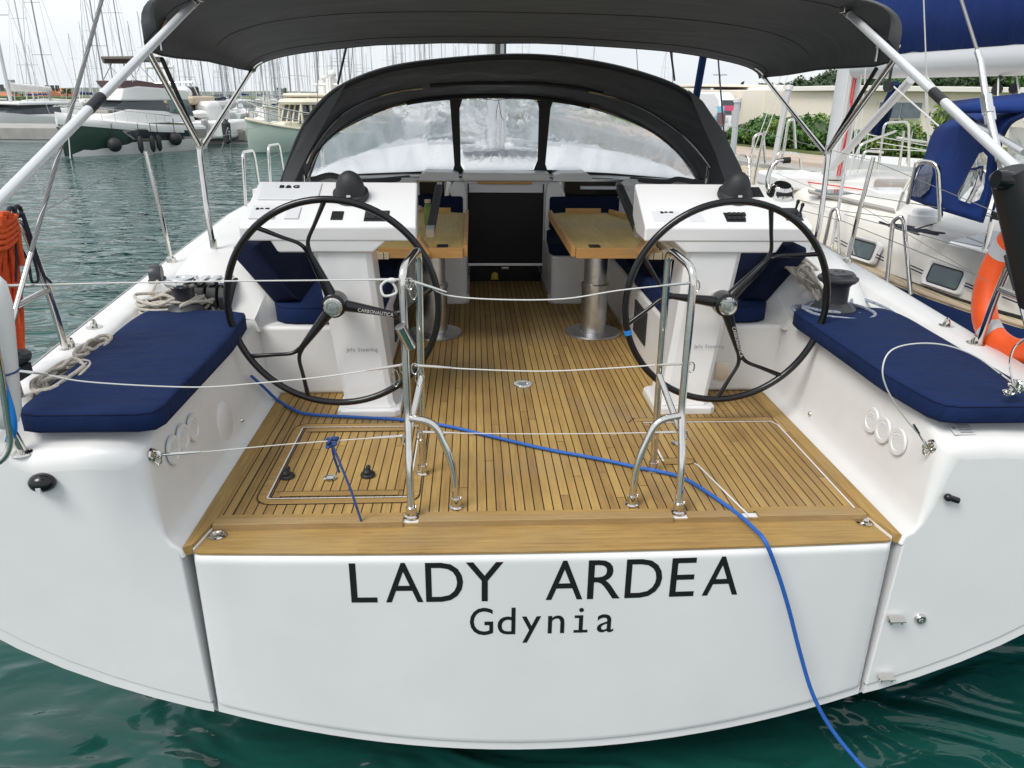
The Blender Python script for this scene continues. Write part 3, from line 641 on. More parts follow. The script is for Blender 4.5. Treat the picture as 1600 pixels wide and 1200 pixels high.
# engine throttle
p=on_panel(1218,306); m=MB(); m.lathe([(0,0),(.062,0),(.064,.008),(.056,.018),(.052,.045),(.040,.058),(0,.062)],p,24,PNORM); TH=m.done('throttle','steel',CR_,ang=35)
m=MB(); m.obox(p+PNORM*.034-SLOPE*.040,.075,.03,.022,PM); m.done('throttle_face','black',TH,bev=.006)
m=MB(); a=p+V((-.048,.02,.02)); m.tube(cat([a+V((0,0,0)),a+V((-.012,.0,.04)),a+V((0,.01,.10)),a+V((.03,.012,.135)),a+V((.065,.012,.14))],5),.010,10,rr=None); m.done('throttle_lever','steel',TH)
m=MB(); m.tube([a+V((.055,.012,.139)),a+V((.088,.012,.141))],.014,10); m.done('throttle_knob','black',TH)
panel_box(1229,326,1256,345,'joystick_panel','winch_grey',CR_,.006)
for u,v in ((1241,334),(1248,339)):
    p=on_panel(u,v); m=MB(); m.lathe([(0,0),(.017,0),(.010,.018),(.005,.024),(.006,.05),(.009,.062),(.006,.07),(0,.072)],p,14,PNORM); m.done('joystick','black',CR_)
# pedestal details: script maker's mark, round hub plate, small plates
for sx,P in ((-1,PLf),(1,PR)):
    c=V((sx*.815,3.353,.50)); m=MB(); m.lathe([(0,0),(.065,0),(.065,.004),(0,.004)],(c.x,c.y+.012,c.z+.02),24,(0,-1,.05)); m.done('access_plate','gelcoat',P)
text('marking','Jefa Steering',.026,'letter_grey',PLf,PY(541,549,3.334),(1,0,0),(0,.03,1),extr=.001)
text('marking','Jefa Steering',.026,'letter_grey',PR,PY(1084,544,3.334),(1,0,0),(0,.03,1),extr=.001)
# ---- steering wheels
def wheel(sx,mains,mark):
    hub=V((sx*.86,3.2,.567)); Rr=.45; T=MB()
    m=MB(); m.tube([hub+V((Rr*math.cos(2*PI*k/96),0,Rr*math.sin(2*PI*k/96))) for k in range(96)],.0152,12,closed=True); W=m.done('steering_wheel','black_gloss',YA)
    for a in mains:
        d=V((math.cos(R(a)),0,math.sin(R(a)))); j=hub+d*.275+V((0,.0,0)); m=MB()
        pts=cat([hub+V((0,.03,0)),hub+d*.08+V((0,.028,0)),hub+d*.18+V((0,.016,0)),j+V((0,.006,0))],5)
        m.tube(pts,.02,12,rr=[.030-.017*min(1,i/(len(pts)-1)*1.1) for i in range(len(pts))])
        for s in (-1,1):
            e=hub+V((math.cos(R(a+s*20.5)),0,math.sin(R(a+s*20.5))))*Rr
            mid=(j+e)/2; pp=cat([hub+d*.235+V((0,.008,0)),j+V((0,.004,0))+(e-j)*.12,mid,e],5)
            m.tube(pp,.010,10,rr=[.0112-.003*math.sin(PI*min(1,i/(len(pp)-1))) for i in range(len(pp))])
        m.done('spoke','black_gloss',W)
    m=MB(); m.lathe([(0,0),(.052,0),(.055,.03),(.052,.078),(.044,.084),(0,.084)],hub+V((0,.07,0)),28,(0,-1,0)); m.done('hub','black_gloss',W)
    m=MB(); m.lathe([(0,0),(.040,0),(.041,.012),(.036,.020),(.026,.021),(.024,.017),(.020,.017),(.018,.024),(0,.025)],hub+V((0,-.013,0)),28,(0,-1,0)); m.done('hub_nut','steel',W,ang=30)
    m=MB(); m.tube([hub+V((0,.07,0)),hub+V((0,.20,-.01))],.03,16); m.done('axle','steel',W)
    d=V((math.cos(R(mark)),0,math.sin(R(mark)))); up=V((-d.z,0,d.x)); 
    text('marking','CARBONAUTICA',.021,'letter_pale',W,hub+d*.105-up*.005+V((0,-.012,0)),d,up,extr=.0,sx=.9)
    return W
wheel(-1,(111,231,-9),-9); WR=wheel(1,(51,171,-69),-69)
a=R(196); hub=V((.86,3.2,.567)); m=MB(); m.tube([hub+V((.45*math.cos(a+k*.012),0,.45*math.sin(a+k*.012))) for k in range(-2,3)],.0175,12); m.done('tape_mark','blue_band',WR)
# ---- cockpit tables
for sx in (-1,1):
    T=MB(); c=V((sx*.505,4.63,0)); z=.62
    T.prism([(sx*x,y) for x,y in ((.315,4.19),(.315,5.56),(.40,5.60),(.72,5.60),(.86,5.22),(.86,4.75),(.78,4.19))],z-.035,z,ax=2)
    TT=T.done('cockpit_table','table_wood',YA,bev=.004)
    m=MB(); m.box(min(sx*.290,sx*.315),max(sx*.290,sx*.315),4.19,5.58,z-.04,z+.022); m.box(min(sx*.315,sx*.78),max(sx*.315,sx*.78),4.165,4.19,z-.045,z+.012); m.box(min(sx*.42,sx*.68),max(sx*.42,sx*.68),5.60,5.62,z-.02,z+.03)
    m.obox((sx*.80,5.40,z+.015),.02,.36,.03,Matrix.Rotation(R(sx*20),3,'Z')); m.done('fiddle_rail','table_edge',TT,bev=.003)
    m=MB(); m.tube([(sx*.40,4.30,z+.004),(sx*.46,4.29,z+.006),(sx*.46,4.25,z+.006),(sx*.40,4.25,z+.006)],.006,6); m.done('table_catch','black',TT)
    m=MB(); m.prism([(sx*x,y) for x,y in ((.72,4.16),(1.05,4.16),(1.16,4.35),(1.10,4.9),(.87,4.9),(.86,4.3))],z-.05,z-.012,ax=2); m.done('folded_leaf','teak_pale',TT,bev=.003)
    m=MB(); m.lathe([(0,0),(.175,0),(.178,.006),(.170,.014),(.085,.018),(.082,.02),(.082,.30),(.088,.302),(.088,.325),(.072,.33),(.072,.50),(.078,.503),(.078,.52),(.052,.525),(.052,.59),(0,.59)],c,36); m.done('table_column','galv',TT,ang=30)
    m=MB(); a=PY(968 if sx>0 else 686,293,4.95); b=PY(996 if sx>0 else 673,358,4.20); dd=(b-a); m.tube([a,b],.03,4); GB=m.done('grab_bar','black',TT,bev=.004,ang=20)
    m=MB(); m.tube([b,b+dd.normalized()*.07],.031,4); m.done('bar_end','alu',GB,ang=20); m=MB(); m.tube([a-dd.normalized()*.07,a],.022,4); m.done('bar_bracket','alu',GB,ang=20)
    m=MB(); m.obox((b+V((sx*.05,.0,-.10))),.05,.12,.10,Matrix.Rotation(R(sx*35),3,'Y')); m.done('leaf_support','table_edge',TT,bev=.004)
# dark speaker / locker panels in the seat box fronts
m=MB(); m.box(.705,.716,4.05,4.36,.10,.29); m.done('locker_vent','rubber',YA)
m=MB(); m.box(-.716,-.705,4.2,4.75,.08,.30); m.done('locker_vent','rubber',YA)
# lamps, plates, vents on the side walls
def wallp(u,v,sx): return PX(u,v,sx*1.298)
for sx,ps in ((-1,((270,703),(285,684),(301,668))),(1,((1363,656),(1381,672),(1404,690)))):
    for u,v in ps:
        p=wallp(u,v,sx); n=V((-sx,0,.06)).normalized()
        m=MB(); m.lathe([(0,.006),(.034,.006),(.036,.009),(.050,.009),(.052,.004),(.052,0),(0,0)],p,28,n)
        for k in range(-4,5): 
            wd=math.sqrt(max(0,.032**2-(k*.007)**2)); m.box(p.x-.008,p.x+.008,p.y-wd,p.y+wd,p.z+k*.007-.0014,p.z+k*.007+.0014)
        m.done('round_vent','gelcoat_side',YA,ang=30)
p=wallp(350,660,-1); m=MB(); m.lathe([(0,.012),(.075,.012),(.09,.006),(.095,0),(0,0)],p,32,(1,0,.05)); o=m.done('inspection_cover','gelcoat_side',YA,ang=30)
for u,v,sx in ((372,660,-1),(1271,650,1)):
    p=wallp(u,v,sx); m=MB(); m.obox(p,.02,.03,.05); m.ball(p+V((-sx*.015,0,.01)),.012); m.done('latch','steel',YA,bev=.004)
p=PX(1150,655,1.0); a=PY(1129,580,3.59); m=MB(); m.box(a.x-.035,a.x+.035,3.592,3.6,a.z-.05,a.z+.05); m.done('data_plate','alu',YA)
# eye fittings in the wing corners and padeyes on the gunwale
def padeye(p,name='padeye'):
    m=MB(); m.lathe([(0,0),(.034,0),(.034,.004),(0,.005)],p,20); m.tube([p+V((0,.018*math.cos(t),.032*math.sin(t))) for t in [PI*k/10 for k in range(11)]],.007,8); return m.done(name,'steel',YA)
for u,v,sx in ((236,624-14,-1),) if 0 else (): pass
def pg(u,v): p=PZ(u,v,.45); g=gw(p.y)-.075; return V((max(-g,min(g,p.x)),p.y,gz(p.y)+.004))
for u,v in ((118,514),(80,541),(1487,511),(1532,536)): padeye(pg(u,v))
for sx in (-1,1):
    p=V((sx*1.305,2.272,.318)); m=MB(); m.lathe([(0,0),(.024,0),(.022,.006),(0,.008)],p+V((-sx*-.004,0,0)),16,(-sx,0,0)); m.tube([p+V((-sx*(.004+.022*math.sin(t)),0,.015*math.cos(t))) for t in [PI*k/8 for k in range(9)]],.005,8); m.done('padeye','steel',YA)
# stern light, sensors
p=PY(66,754,2.19); m=MB(); m.ball(p,.042,(1,.8,.75),16,10); o=m.done('stern_light','black_gloss',YA); m=MB(); m.box(p.x-.004,p.x+.010,p.y-.036,p.y-.028,p.z-.02,p.z-.003); m.done('lamp_lens','letter_pale',o)
p=PY(1487,779,2.19); m=MB(); m.tube([p+V((-.018,0,.006)),p+V((.022,-.004,-.006))],.011,10); m.ball(p+V((-.018,-.006,.008)),.014); m.done('gas_outlet','black_gloss',YA)
for u,v in ((1398,968),(1382,1058)): 
    p=PY(u,v,2.19); m=MB(); m.obox(p,.05,.014,.014); m.obox(p+V((0,-.012,.010)),.056,.03,.004,Matrix.Rotation(R(12),3,'X')); m.obox(p+V((-.02,-.008,0)),.005,.02,.018); m.obox(p+V((.02,-.008,0)),.005,.02,.018); m.done('platform_catch','steel',YA)
p=PY(1437,966,2.2); m=MB(); m.lathe([(0,.004),(.008,.004),(.010,.012),(.017,.013),(.021,.006),(.022,0),(0,0)],p,20,(0,-1,0)); m.done('skin_fitting','steel',YA)
p=PY(1484,651,2.245); 
p=V((1.40,2.268,.3755)); m=MB(); m.obox(p+V((0,0,.003)),.075,.046,.001,Matrix.Rotation(R(19),3,'X')); WS=m.done('warning_label','letter_pale',YA)
m=MB()
for k in range(4): m.obox(p+V((.008,-.014+k*.010,-.0015+k*.0045+.0035)),.045,.0022,.0012,Matrix.Rotation(R(19),3,'X'))
m.obox(p+V((-.027,.006,.0075)),.008,.010,.0012,Matrix.Rotation(R(19),3,'X')); m.done('label_lines','letter_grey',WS)
# ---- swim gate hoops
for sx in (-1,1):
    x=sx*.487
    pts=[(x,2.392,0),(x+sx*.004,2.42,.20),(x+sx*.008,2.50,.34),(x+sx*.010,2.52,.875),(x-sx*.035,2.71,.915),(x-sx*.02,2.72,0)]
    m=MB(); m.tube(fillet(pts,.055,6),.0138,14); H=m.done('gate_hoop','steel',YA)
    m=MB(); m.tube(fillet([(sx*.327,2.45,0),(sx*.333,2.46,.17),(sx*.40,2.475,.335),(x-sx*.0,2.49,.345)],.09,6),.0135,12); m.done('hoop_strut','steel',H)
    m=MB(); m.tube([(x-sx*.03,2.712,.42),(x+sx*.005,2.49,.29)],.012,12); m.done('hoop_brace','steel',H)
    for (a,b) in ((x,2.392),(sx*.327,2.45),(x-sx*.02,2.72)): m=MB(); m.lathe([(0,0),(.026,0),(.026,.006),(.019,.01),(.019,.04),(0,.04)],(a,b,.001),16); m.ball((a+.018,b-.004,.045),.005); m.done('hoop_foot','steel',H)
p=PY(625,510,2.47); q=PY(642,543,2.50); m=MB(); rr_=[]
m.tube([p,q],.019,16); m.done('flag_socket','steel',YA); 
# ---- pushpits
for sx in (-1,1):
    x=sx*1.86
    m=MB(); top=1.0
    m.tube(fillet([(sx*1.905,2.99,.43),(sx*1.905,2.96,.66),(sx*1.92,2.90,.985),(sx*1.90,2.70,.99),(sx*1.87,2.30,1.02),(sx*1.78,2.12,1.02),(sx*1.75,2.16,.80),(sx*1.69,2.235,.36)],.07,5),.0145,12)
    PP=m.done('pushpit','steel',YA)
    m=MB(); m.tube([(sx*1.905,2.95,.70),(sx*1.89,2.6,.70),(sx*1.74,2.15,.70)],.0125,10); m.done('pushpit_rail','steel',PP)
    m=MB(); m.tube([(sx*1.82,2.50,.42),(sx*1.89,2.55,.99)],.0125,10); m.done('pushpit_post','steel',PP)
    for ft_ in ((sx*1.905,2.99,.44),(sx*1.69,2.235,.348)): m=MB(); m.lathe([(0,0),(.035,0),(.033,.006),(.02,.01),(0,.01)],ft_,16); m.done('rail_foot','steel',PP)
# forward stanchions + guard wires
for sx in (-1,1):
    st=[(sx*(gw(y)-.06),y,gz(y)) for y in ((4.45,8.6) if sx<0 else (4.45,6.4,8.3))]
    tops=[(sx*1.90,3.02,.99)]; mids=[(sx*1.885,3.0,.72)]
    for (x,y,z) in st:
        m=MB(); m.tube([(x,y,z),(x+sx*.02,y-.0,z+.30),(x+sx*.05,y,z+.62)],.0125,10,rr=[.0135,.0125,.011]); m.lathe([(0,0),(.028,0),(.026,.03),(.014,.04),(0,.04)],(x,y,z),12); m.done('stanchion','steel',YA)
        tops.append((x+sx*.05,y,z+.60)); mids.append((x+sx*.027,y,z+.34))
    m=MB(); m.tube(tops,.0018,6); m.tube(mids,.0015,6); m.done('guard_wire','wire',YA)
# boarding gate hoops at the side, seen beside the sprayhood
for (u,v,dy,h) in ((379,298,7.9,0),(419,288,8.6,0)):
    m=MB(); m.tube(fillet([PX(u+6,v+38,-2.1),PX(u,v-60,-2.1),PX(u+17,v-63,-2.1),PX(u+32,v+30,-2.1)],.06),.012,10); m.done('side_gate_hoop','steel',YA)
# wires across the stern
def wire(pts,r=.0028,name='gate_wire',mat='cord'):
    m=MB(); m.tube(cat(pts,6),r,8); return m.done(name,mat,YA)
def ends(a,b,m,L_=.10):
    a=V(a); b=V(b); d=(b-a).normalized(); m.tube([a,a+d*L_*.6,a+d*L_],.005,8,rr=[.005,.005,.0032]); return m
hl,hr=(-.487,2.52),(.487,2.52)
T=[]; 
T.append([PY(640,438,2.52),PY(668,447,2.52),PY(702,462,2.53),PY(780,468,2.53),PY(880,467,2.53),PY(965,454,2.53),PY(1040,446,2.52),PY(1088,441,2.52)])
T.append([PY(648,571,2.52),PY(740,577,2.53),PY(850,580,2.53),PY(960,575,2.53),PY(1030,570,2.52),PY(1080,568,2.52)])
T.append([PY(656,675,2.50),PY(730,677,2.51),PY(850,678,2.51),PY(960,677,2.51),PY(1070,675,2.49)])
pL=V((-1.75,2.16,.70))
T.append([PX(0,447,-1.78),PX(100,444,-1.6),PY(300,440,2.40),PY(500,438,2.47),PY(612,437,2.52),PY(632,437,2.52)])
T.append([PY(0,577,2.25),PY(60,583,2.27),PY(140,597,2.30),PY(300,605,2.36),PY(400,599,2.42),PY(520,587,2.48),PY(630,570,2.52)])
T.append([V((-1.29,2.272,.318)),PY(330,705,2.33),PY(450,694,2.4),PY(560,686,2.45),PY(632,681,2.49)])
T.append([V((1.29,2.272,.318)),PY(1440,684,2.262),PY(1412,650,2.24),PY(1387,610,2.22),PY(1379,577,2.22),PY(1392,548,2.25),PY(1430,537,2.3),PY(1480,540,2.33),PY(1530,560,2.33),PY(1583,600,2.3)])
for i,t in enumerate(T):
    wi=wire(t,.0025 if i not in(2,5) else .0019)
    for q,q2 in ((t[0],t[1]),(t[-1],t[-2])):
        m=MB(); ends(q,q2,m,.13); m.tube([q+V((.012*math.cos(k),-.004,-.012+.02*math.sin(k))) for k in [2*PI*j/12 for j in range(12)]],.0028,6,closed=True)
        m.done('wire_end','steel',wi)
m=MB(); q=PY(610,452,2.5); m.tube(cat([q+V((.0,0,.03)),q+V((-.03,0,.012)),q+V((-.02,-.01,-.02)),q+V((.02,0,-.01))],6,True),.0045,8,closed=True); q=PY(612,438,2.5); m.ball(q,.011,(1.5,.8,.8)); m.done('cord_knot','cord',YA)
for (u,v) in ((618,592),(655,592),(646,455)):
    m=MB(); q=PY(u,v,2.5); m.tube(cat([q+V((0,0,.035)),q+V((-.014,0,0)),q+V((0,0,-.03)),q+V((.014,0,0))],5,True),.002,6,closed=True); m.done('split_ring','steel',YA)
# ---- backstays and bimini
def stay(sx):
    B=PY(8,540,2.30)
    A=PY(159,0,3.15)
    d=(A-B).normalized(); top=B+d*14
    m=MB(); n=5; L_=14; 
    if sx<0:
        # twisted wire rope, visible strands
        m=MB(); o=d.orthogonal().normalized(); w=d.cross(o)
        for k in range(6):
            pts=[B+d*(.30+t*.012)+(o*math.cos(t*.36+k*PI/3)+w*math.sin(t*.36+k*PI/3))*.0046 for t in range(0,230)]; m.tube(pts,.0028,5)
        m.tube([B+d*3.0,top],.007,8)
        o1=m.done('backstay','wire',YA)
        m=MB(); m.tube([B,B+d*.12],.011,10); m.tube([B+d*.12,B+d*.32],.008,10); m.done('stay_terminal','steel',o1)
    else:
        m=MB(); m.tube([B+d*.9,top],.006,10); o1=m.done('backstay','wire',YA)
        m=MB(); m.tube([B,B+d*.95],.0125,14); m.obox(B+d*.98,.05,.05,.11,d.to_track_quat('Z','Y').to_matrix()); m.tube([B+d*1.03,B+d*1.32],.0105,12); m.done('stay_tensioner','alu',o1,bev=0)
    return B
B=stay(-1)
# right backstay placed on its own sight line
def rstay():
    a=PY(1502,0,2.9); b=PY(1532,95,2.72); c=PY(1546,190,2.6); c2=PY(1562,250,2.52); dd=PY(1592,390,2.50)
    m=MB(); m.tube([a+(a-b)*12,a,b],.0055,10); o1=m.done('backstay','wire',YA)
    m=MB(); m.tube([b+(a-b)*.15,b,c-(c-b)*.2],.0105,12); m.tube([c2,dd],.0095,12); m.tube([c-(c-b)*.25,c2],.012,12); m.done('stay_tensioner','alu',o1)
    m=MB(); mt=(b-c).to_track_quat('Z','Y').to_matrix(); m.obox(PY(1549,82,2.66)*.0+(c*.72+b*.28),.026,.030,.07,mt); m.obox(c*.8+b*.2+V((.012,0,-.02)),.018,.04,.05,mt); m.done('stay_block','alu',o1,bev=.004)
rstay()
for sx in (-1,1):
    K=V((sx*1.70,4.26,1.157)); ft=V((sx*1.66,4.16,.62)); 
    m=MB(); m.tube(fillet([ft,(sx*1.675,4.17,.80),K+V((sx*.0,-.01,-.05)),K,V((sx*1.67,3.66,1.60))],.12,8),.0145,12); BF=m.done('bimini_frame','steel',YA)
    m=MB(); m.tube([K+V((0,.02,-.02)),(sx*1.655,5.28,1.555)],.013,12); m.done('frame_leg','steel',BF)
    m=MB(); m.tube([K+V((0,0,.01)),(sx*1.66,3.80,1.56)],.010,10); m.done('frame_leg','black',BF)
    m=MB(); m.lathe([(0,0),(.034,0),(.033,.006),(.018,.012),(.018,.07),(0,.07)],ft-V((0,0,.01)),16); m.done('frame_foot','steel',BF); m=MB(); m.lathe([(0,-.02),(.019,-.02),(.019,.03),(0,.03)],K,14); m.done('frame_joint','steel',BF)
    a=V((sx*1.475,3.80,1.80)); b=PY(0,312,2.30) if sx<0 else PY(1600,275,2.30); e=b+(b-a).normalized()*.25
    j=a+(b-a)*.62; m=MB(); m.tube([a,j],.0165,14); m.tube([j+(b-a)*.02,e],.0165,14); SB=m.done('bimini_strut','tube_bright',YA)
    m=MB(); m.tube([j-(b-a)*.03,j+(b-a)*.03],.0185,14); m.done('strut_joint','black',SB)
    m=MB(); m.lathe([(0,0),(.02,0),(.02,.05),(0,.05)],a,12,(b-a)); m.obox(a+V((0,.0,.02)),.05,.05,.05); m.done('strut_bracket','steel',SB,bev=.004)
# bimini canvas
NS=36
def bim(t,s):
    # t 0 aft ..1 front ; s -1..1
    ks=[(0,1.60,1.67,1.86,3.62),(.04,1.66,1.62,1.875,3.63),(.10,1.68,1.59,1.885,3.69),(.22,1.68,1.575,1.89,3.86),(.40,1.69,1.575,1.89,4.05),(.62,1.675,1.575,1.86,4.50),(.85,1.665,1.555,1.80,5.0),(1,1.655,1.545,1.735,5.32)]
    for A,B_ in zip(ks,ks[1:]):
        if t<=B_[0]+1e-9:
            q=(t-A[0])/(B_[0]-A[0]); k=[A[i]+(B_[i]-A[i])*q for i in range(5)]; break
    hw,ze,zc,y=k[1:5]; a=abs(s); ph=a*PI/2; n=4.2-2.1*t; x=(1 if s>0 else -1)*hw*math.sin(ph)**(2/n); z=ze+(zc-ze)*max(0,math.cos(ph))**(2/n)
    if t>.9: z+=.0
    y-= .08*(1-a*a)*(1 if t<.3 else 0)*(1-t/.3) 
    y+= (.03*(a**2))*(t>.9)
    z+=.006*noise.noise(V((x*3,y*2.2,0)))
    return V((x,y,z))
m=MB(); ts=[0,.02,.04,.07,.10,.16,.22,.3,.4,.5,.62,.7,.78,.85,.92,.97,1]
m.grid([[bim(t,-1+2*i/NS) for i in range(NS+1)] for t in ts])
BIM=m.done('bimini_canvas','canvas',YA,solid=.006,ang=60)
m=MB()
for t in (.22,.66,.93): m.tube([bim(t,-1+2*i/NS)-V((0,0,.004)) for i in range(NS+1)],.0022,5)
m.tube([bim(t,1.0) for t in ts],.005,6); m.tube([bim(t,-1.0) for t in ts],.005,6); m.tube([bim(1,-1+2*i/NS) for i in range(NS+1)],.0055,6)
m.done('bimini_seam','black',BIM)
m=MB()
m=None
for t in (.20,.95):
    for sg in (1,-1):
        pts=[bim(t,sg*s)-V((sg*.012,0,.018)) for s in [.80+.19*i/8 for i in range(9)]]; m=MB(); m.tube(pts,.009,8); m.done('bimini_bow','steel',BIM)
# straps from bimini front to the sprayhood
for (u0,v0,u1,v1,y0,y1) in ((543,70,528,128,5.32,5.75),(1047,78,1054,122,5.32,5.75)):
    m=MB(); m.tube([PY(u0,v0-6,y0),PY(u1,v1+3,y1)],.009,4); m.done('tension_strap','black',BIM)
# ---- sprayhood
def arc(pix,y0,y1,n=72):
    """arch through photo points on a plane leaning between y0 at the foot and y1 at the crown"""
    vs=[v for u,v in pix]; lo,hi=max(vs),min(vs)
    pts=[PY(u,v,y0+(y1-y0)*(lo-v)/(lo-hi)) for u,v in pix]; c=cat(pts,8)
    ln=[0]; 
    for a,b in zip(c,c[1:]): ln.append(ln[-1]+(b-a).length)
    out=[]; k=0
    for i in range(n+1):
        d=ln[-1]*i/n
        while k<len(ln)-2 and ln[k+1]<d: k+=1
        t=(d-ln[k])/max(1e-9,ln[k+1]-ln[k]); out.append(c[k].lerp(c[k+1],t))
    return out
A0=arc([(437,300),(470,212),(508,158),(560,126),(640,104),(790,91),(900,97),(1000,118),(1075,150),(1122,205),(1160,282)],5.75,5.35)
A1=arc([(462,300),(488,230),(535,172),(600,142),(680,130),(780,127),(880,131),(980,153),(1050,192),(1098,240),(1128,292)],5.90,5.75)
A2=arc([(474,296),(500,228),(560,180),(635,156),(708,147),(780,145),(850,149),(930,164),(1010,196),(1064,240),(1098,296)],6.12,6.10)
m=MB(); rows=[]
N1=len(A0)
mid=lambda a,b,t,sag: [p.lerp(q,t)-V((0,0,sag*math.sin(PI*i/(N1-1)))) for i,(p,q) in enumerate(zip(a,b))]
rows=[A0]+[mid(A0,A1,t,.012*math.sin(PI*t)-.01*(t<.15)) for t in (.08,.2,.32,.45,.58,.7,.82,.92)]+[A1]+[mid(A1,A2,t,.008) for t in (.25,.5,.75)]+[A2]
for j,r_ in enumerate(rows[1:-1]):
    for i,p in enumerate(r_):
        f=noise.noise(V((i*.42+j*.55,j*.22,1.7)))+.5*noise.noise(V((i*1.1+j*1.3,j*.3,7))); p.z+=.016*f*(0 if j==8 else 1)
N_=0
m.grid(rows); SH=m.done('sprayhood_canvas','canvas_shaded',YA,solid=.008,ang=60)
m=MB(); m.tube([p+V((0,0,.008)) for p in A0],.021,10); m.done('hood_edge','black',SH)
q=[p-V((0,.02,.024)) for p in A1]; q2=[p-V((0,.05,.024)) for p in A2]
for pts,rd in ((q[5:26],.009),(q[-26:-4],.009),(q2[2:30],.008),(q2[-28:-2],.008)):
    m=MB(); m.tube(pts,rd,8); m.done('hood_bow','steel',SH)
q=q2
m=MB(); m.tube(q[22:50],.016,8); 
q=[p-V((0,0,.012)) for p in A1]; m.tube(q[26:50],.018,8); m.done('bow_sleeve','black',SH)
# side wings of the hood that run down aft
for sx,pts in ((-1,[(437,300),(445,268),(475,200),(512,155),(540,132),(500,205),(470,262),(452,300)]),(1,[(1165,285),(1158,262),(1130,205),(1098,158),(1075,140),(1100,200),(1118,240),(1135,290)])):
    P=[PY(u,v,5.58-.30*(300-v)/170) for u,v in pts]; m=MB(); m.poly(P); m.done('hood_side','canvas',SH,solid=.006,flat=True)
m=MB()
for (u0,v0,u1,v1) in ((469,236,474,292),(1112,215,1102,286)):
    a=PY(u0,v0,5.82); b=PY(u1,v1,5.95); m.tube([a,b],.007,8); m.tube([a+V((.014,0,0)),b+V((.014,0,0))],.004,6)
m.done('hood_stay','steel',SH)
# window wall with three clear panes; frame as strips, panes inset
def WP(u,v): return PY(u,v,6.12+.13*(v-150)/125)
pan=[[(705,158),(706,170),(712,258),(704,267),(640,268),(575,272),(486,275),(490,248),(508,224),(560,190),(630,163),(690,153)],
     [(722,156),(832,156),(842,162),(840,250),(832,264),(780,269),(728,264),(719,250),(717,162)],
     [(860,162),(866,159),(930,172),(1005,200),(1050,232),(1078,262),(1088,282),(1040,283),(960,272),(857,266),(851,258)]]
m=MB()
def strip(A_,B_,ya=0):
    m.grid([A_,B_])
top=[WP(u,v)-V((0,.004,0)) for u,v in [(474,290),(500,222),(560,178),(635,152),(710,143),(785,141),(850,145),(930,160),(1010,192),(1066,238),(1100,290)]]
bot=[(486,275),(508,224),(560,190),(630,163),(708,153),(780,154),(852,157),(930,172),(1005,200),(1056,238),(1088,282)]
m.grid([cat(top,4),cat([WP(u,v)-V((0,.004,0)) for u,v in bot],4)])
m.grid([[WP(u,v)-V((0,.004,0)) for u,v in r] for r in ([(703,152),(710,152),(720,260),(714,272)][:1]*0+[(702,150),(704,170),(710,258),(706,272)],[(724,150),(718,170),(720,258),(728,272)])])
m.grid([[WP(u,v)-V((0,.004,0)) for u,v in r] for r in ([(838,150),(842,170),(840,250),(832,270)],[(866,152),(860,170),(852,256),(858,274)])])
m.grid([[WP(u,v)-V((0,.004,0)) for u,v in r] for r in ([(476,276),(575,271),(706,266),(780,267),(850,265),(960,271),(1092,282)],[(476,290),(575,280),(706,272),(780,274),(850,273),(960,282),(1098,296)])])
m.done('window_frame','black',SH,solid=.008,flat=True)
for q in pan:
    m=MB(); c=V((0,0,0)); 
    pp=[WP(u,v) for u,v in q]; 
    m.poly(pp); m.done('clear_pane','vinyl',SH,flat=True)
m=MB(); m.grid([[PY(u,v,6.26) for u,v in r] for r in ([(476,284),(560,277),(711,268),(780,270),(845,269),(930,276),(1094,290)],[(476,300),(560,284),(711,275),(780,277),(845,276),(930,283),(1094,305)])]); m.done('hood_skirt','black',SH,solid=.01,flat=True)
# rolled canvas lying at the foot of the hood, either side
m=MB(); m.tube(cat([PY(487,282,5.9),PY(515,274,5.9),PY(540,280,5.9),PY(570,284,5.95),PY(640,278,6.1)],5),.022,8); m.done('rolled_flap','canvas_shaded',SH); m=MB(); m.tube(cat([PY(1100,288,5.9),PY(1060,280,5.9),PY(1040,284,5.95),PY(985,280,6.1)],5),.02,8); m.done('rolled_flap','canvas_shaded',SH)
m=MB(); m.tube(cat([PY(760,156,6.05),PY(777,154,6.02),PY(783,180,6.05),PY(787,188,6.08)],5),.002,5); m.tube(cat([PY(780,155,6.05),PY(776,172,6.04),PY(775,186,6.06)],5),.002,5); m.tube([PY(737,151,6.05),PY(775,157,6.04),PY(815,151,6.05)],.002,5); m.done('toggle_cord','black',SH)
# ---- mast and rigging of the own yacht
m=MB(); m.loft([[V((.10*math.cos(a),8.6+.15*math.sin(a),z)) for a in [2*PI*k/16 for k in range(16)]] for z in (.86,17)]); MS=m.done('mast','mast_grey',YA)
m=MB(); m.box(-.02,.03,8.40,8.47,1.80,2.0); m.box(.07,.09,8.38,8.42,1.5,2.3); m.done('gooseneck','black',MS); m=MB()
for k in range(4): m.tube([(-.09+k*.05,8.43,.9),(-.08+k*.05,8.44,12)],.006,5)
m.done('halyard','cord',MS)
m=MB()
for x,y in ((-1.9,8.3),(1.9,8.3),(-1.7,8.9),(1.7,8.9)): m.tube([(x,y,gz(y)),(x*.3,8.6,9 if abs(x)<1.8 else 15)],.0045,6)
m.tube([(0,13.4,.9),(0,8.7,16.5)],.02,8); m.done('shroud','wire',MS)
m=MB(); m.obox((0,7.7,.92),.7,.5,.05); m.obox((-.5,9.5,.88),.55,.55,.04); m.obox((.5,9.5,.88),.55,.55,.04); m.done('deck_hatch','glass_dark',CR,bev=.01)
m=MB()
for k in range(7): m.tube([(-.3+k*.1,7.0,.885),(-.12+k*.04,8.4,.90)],.006,5)
m.done('control_line','cord',CR)
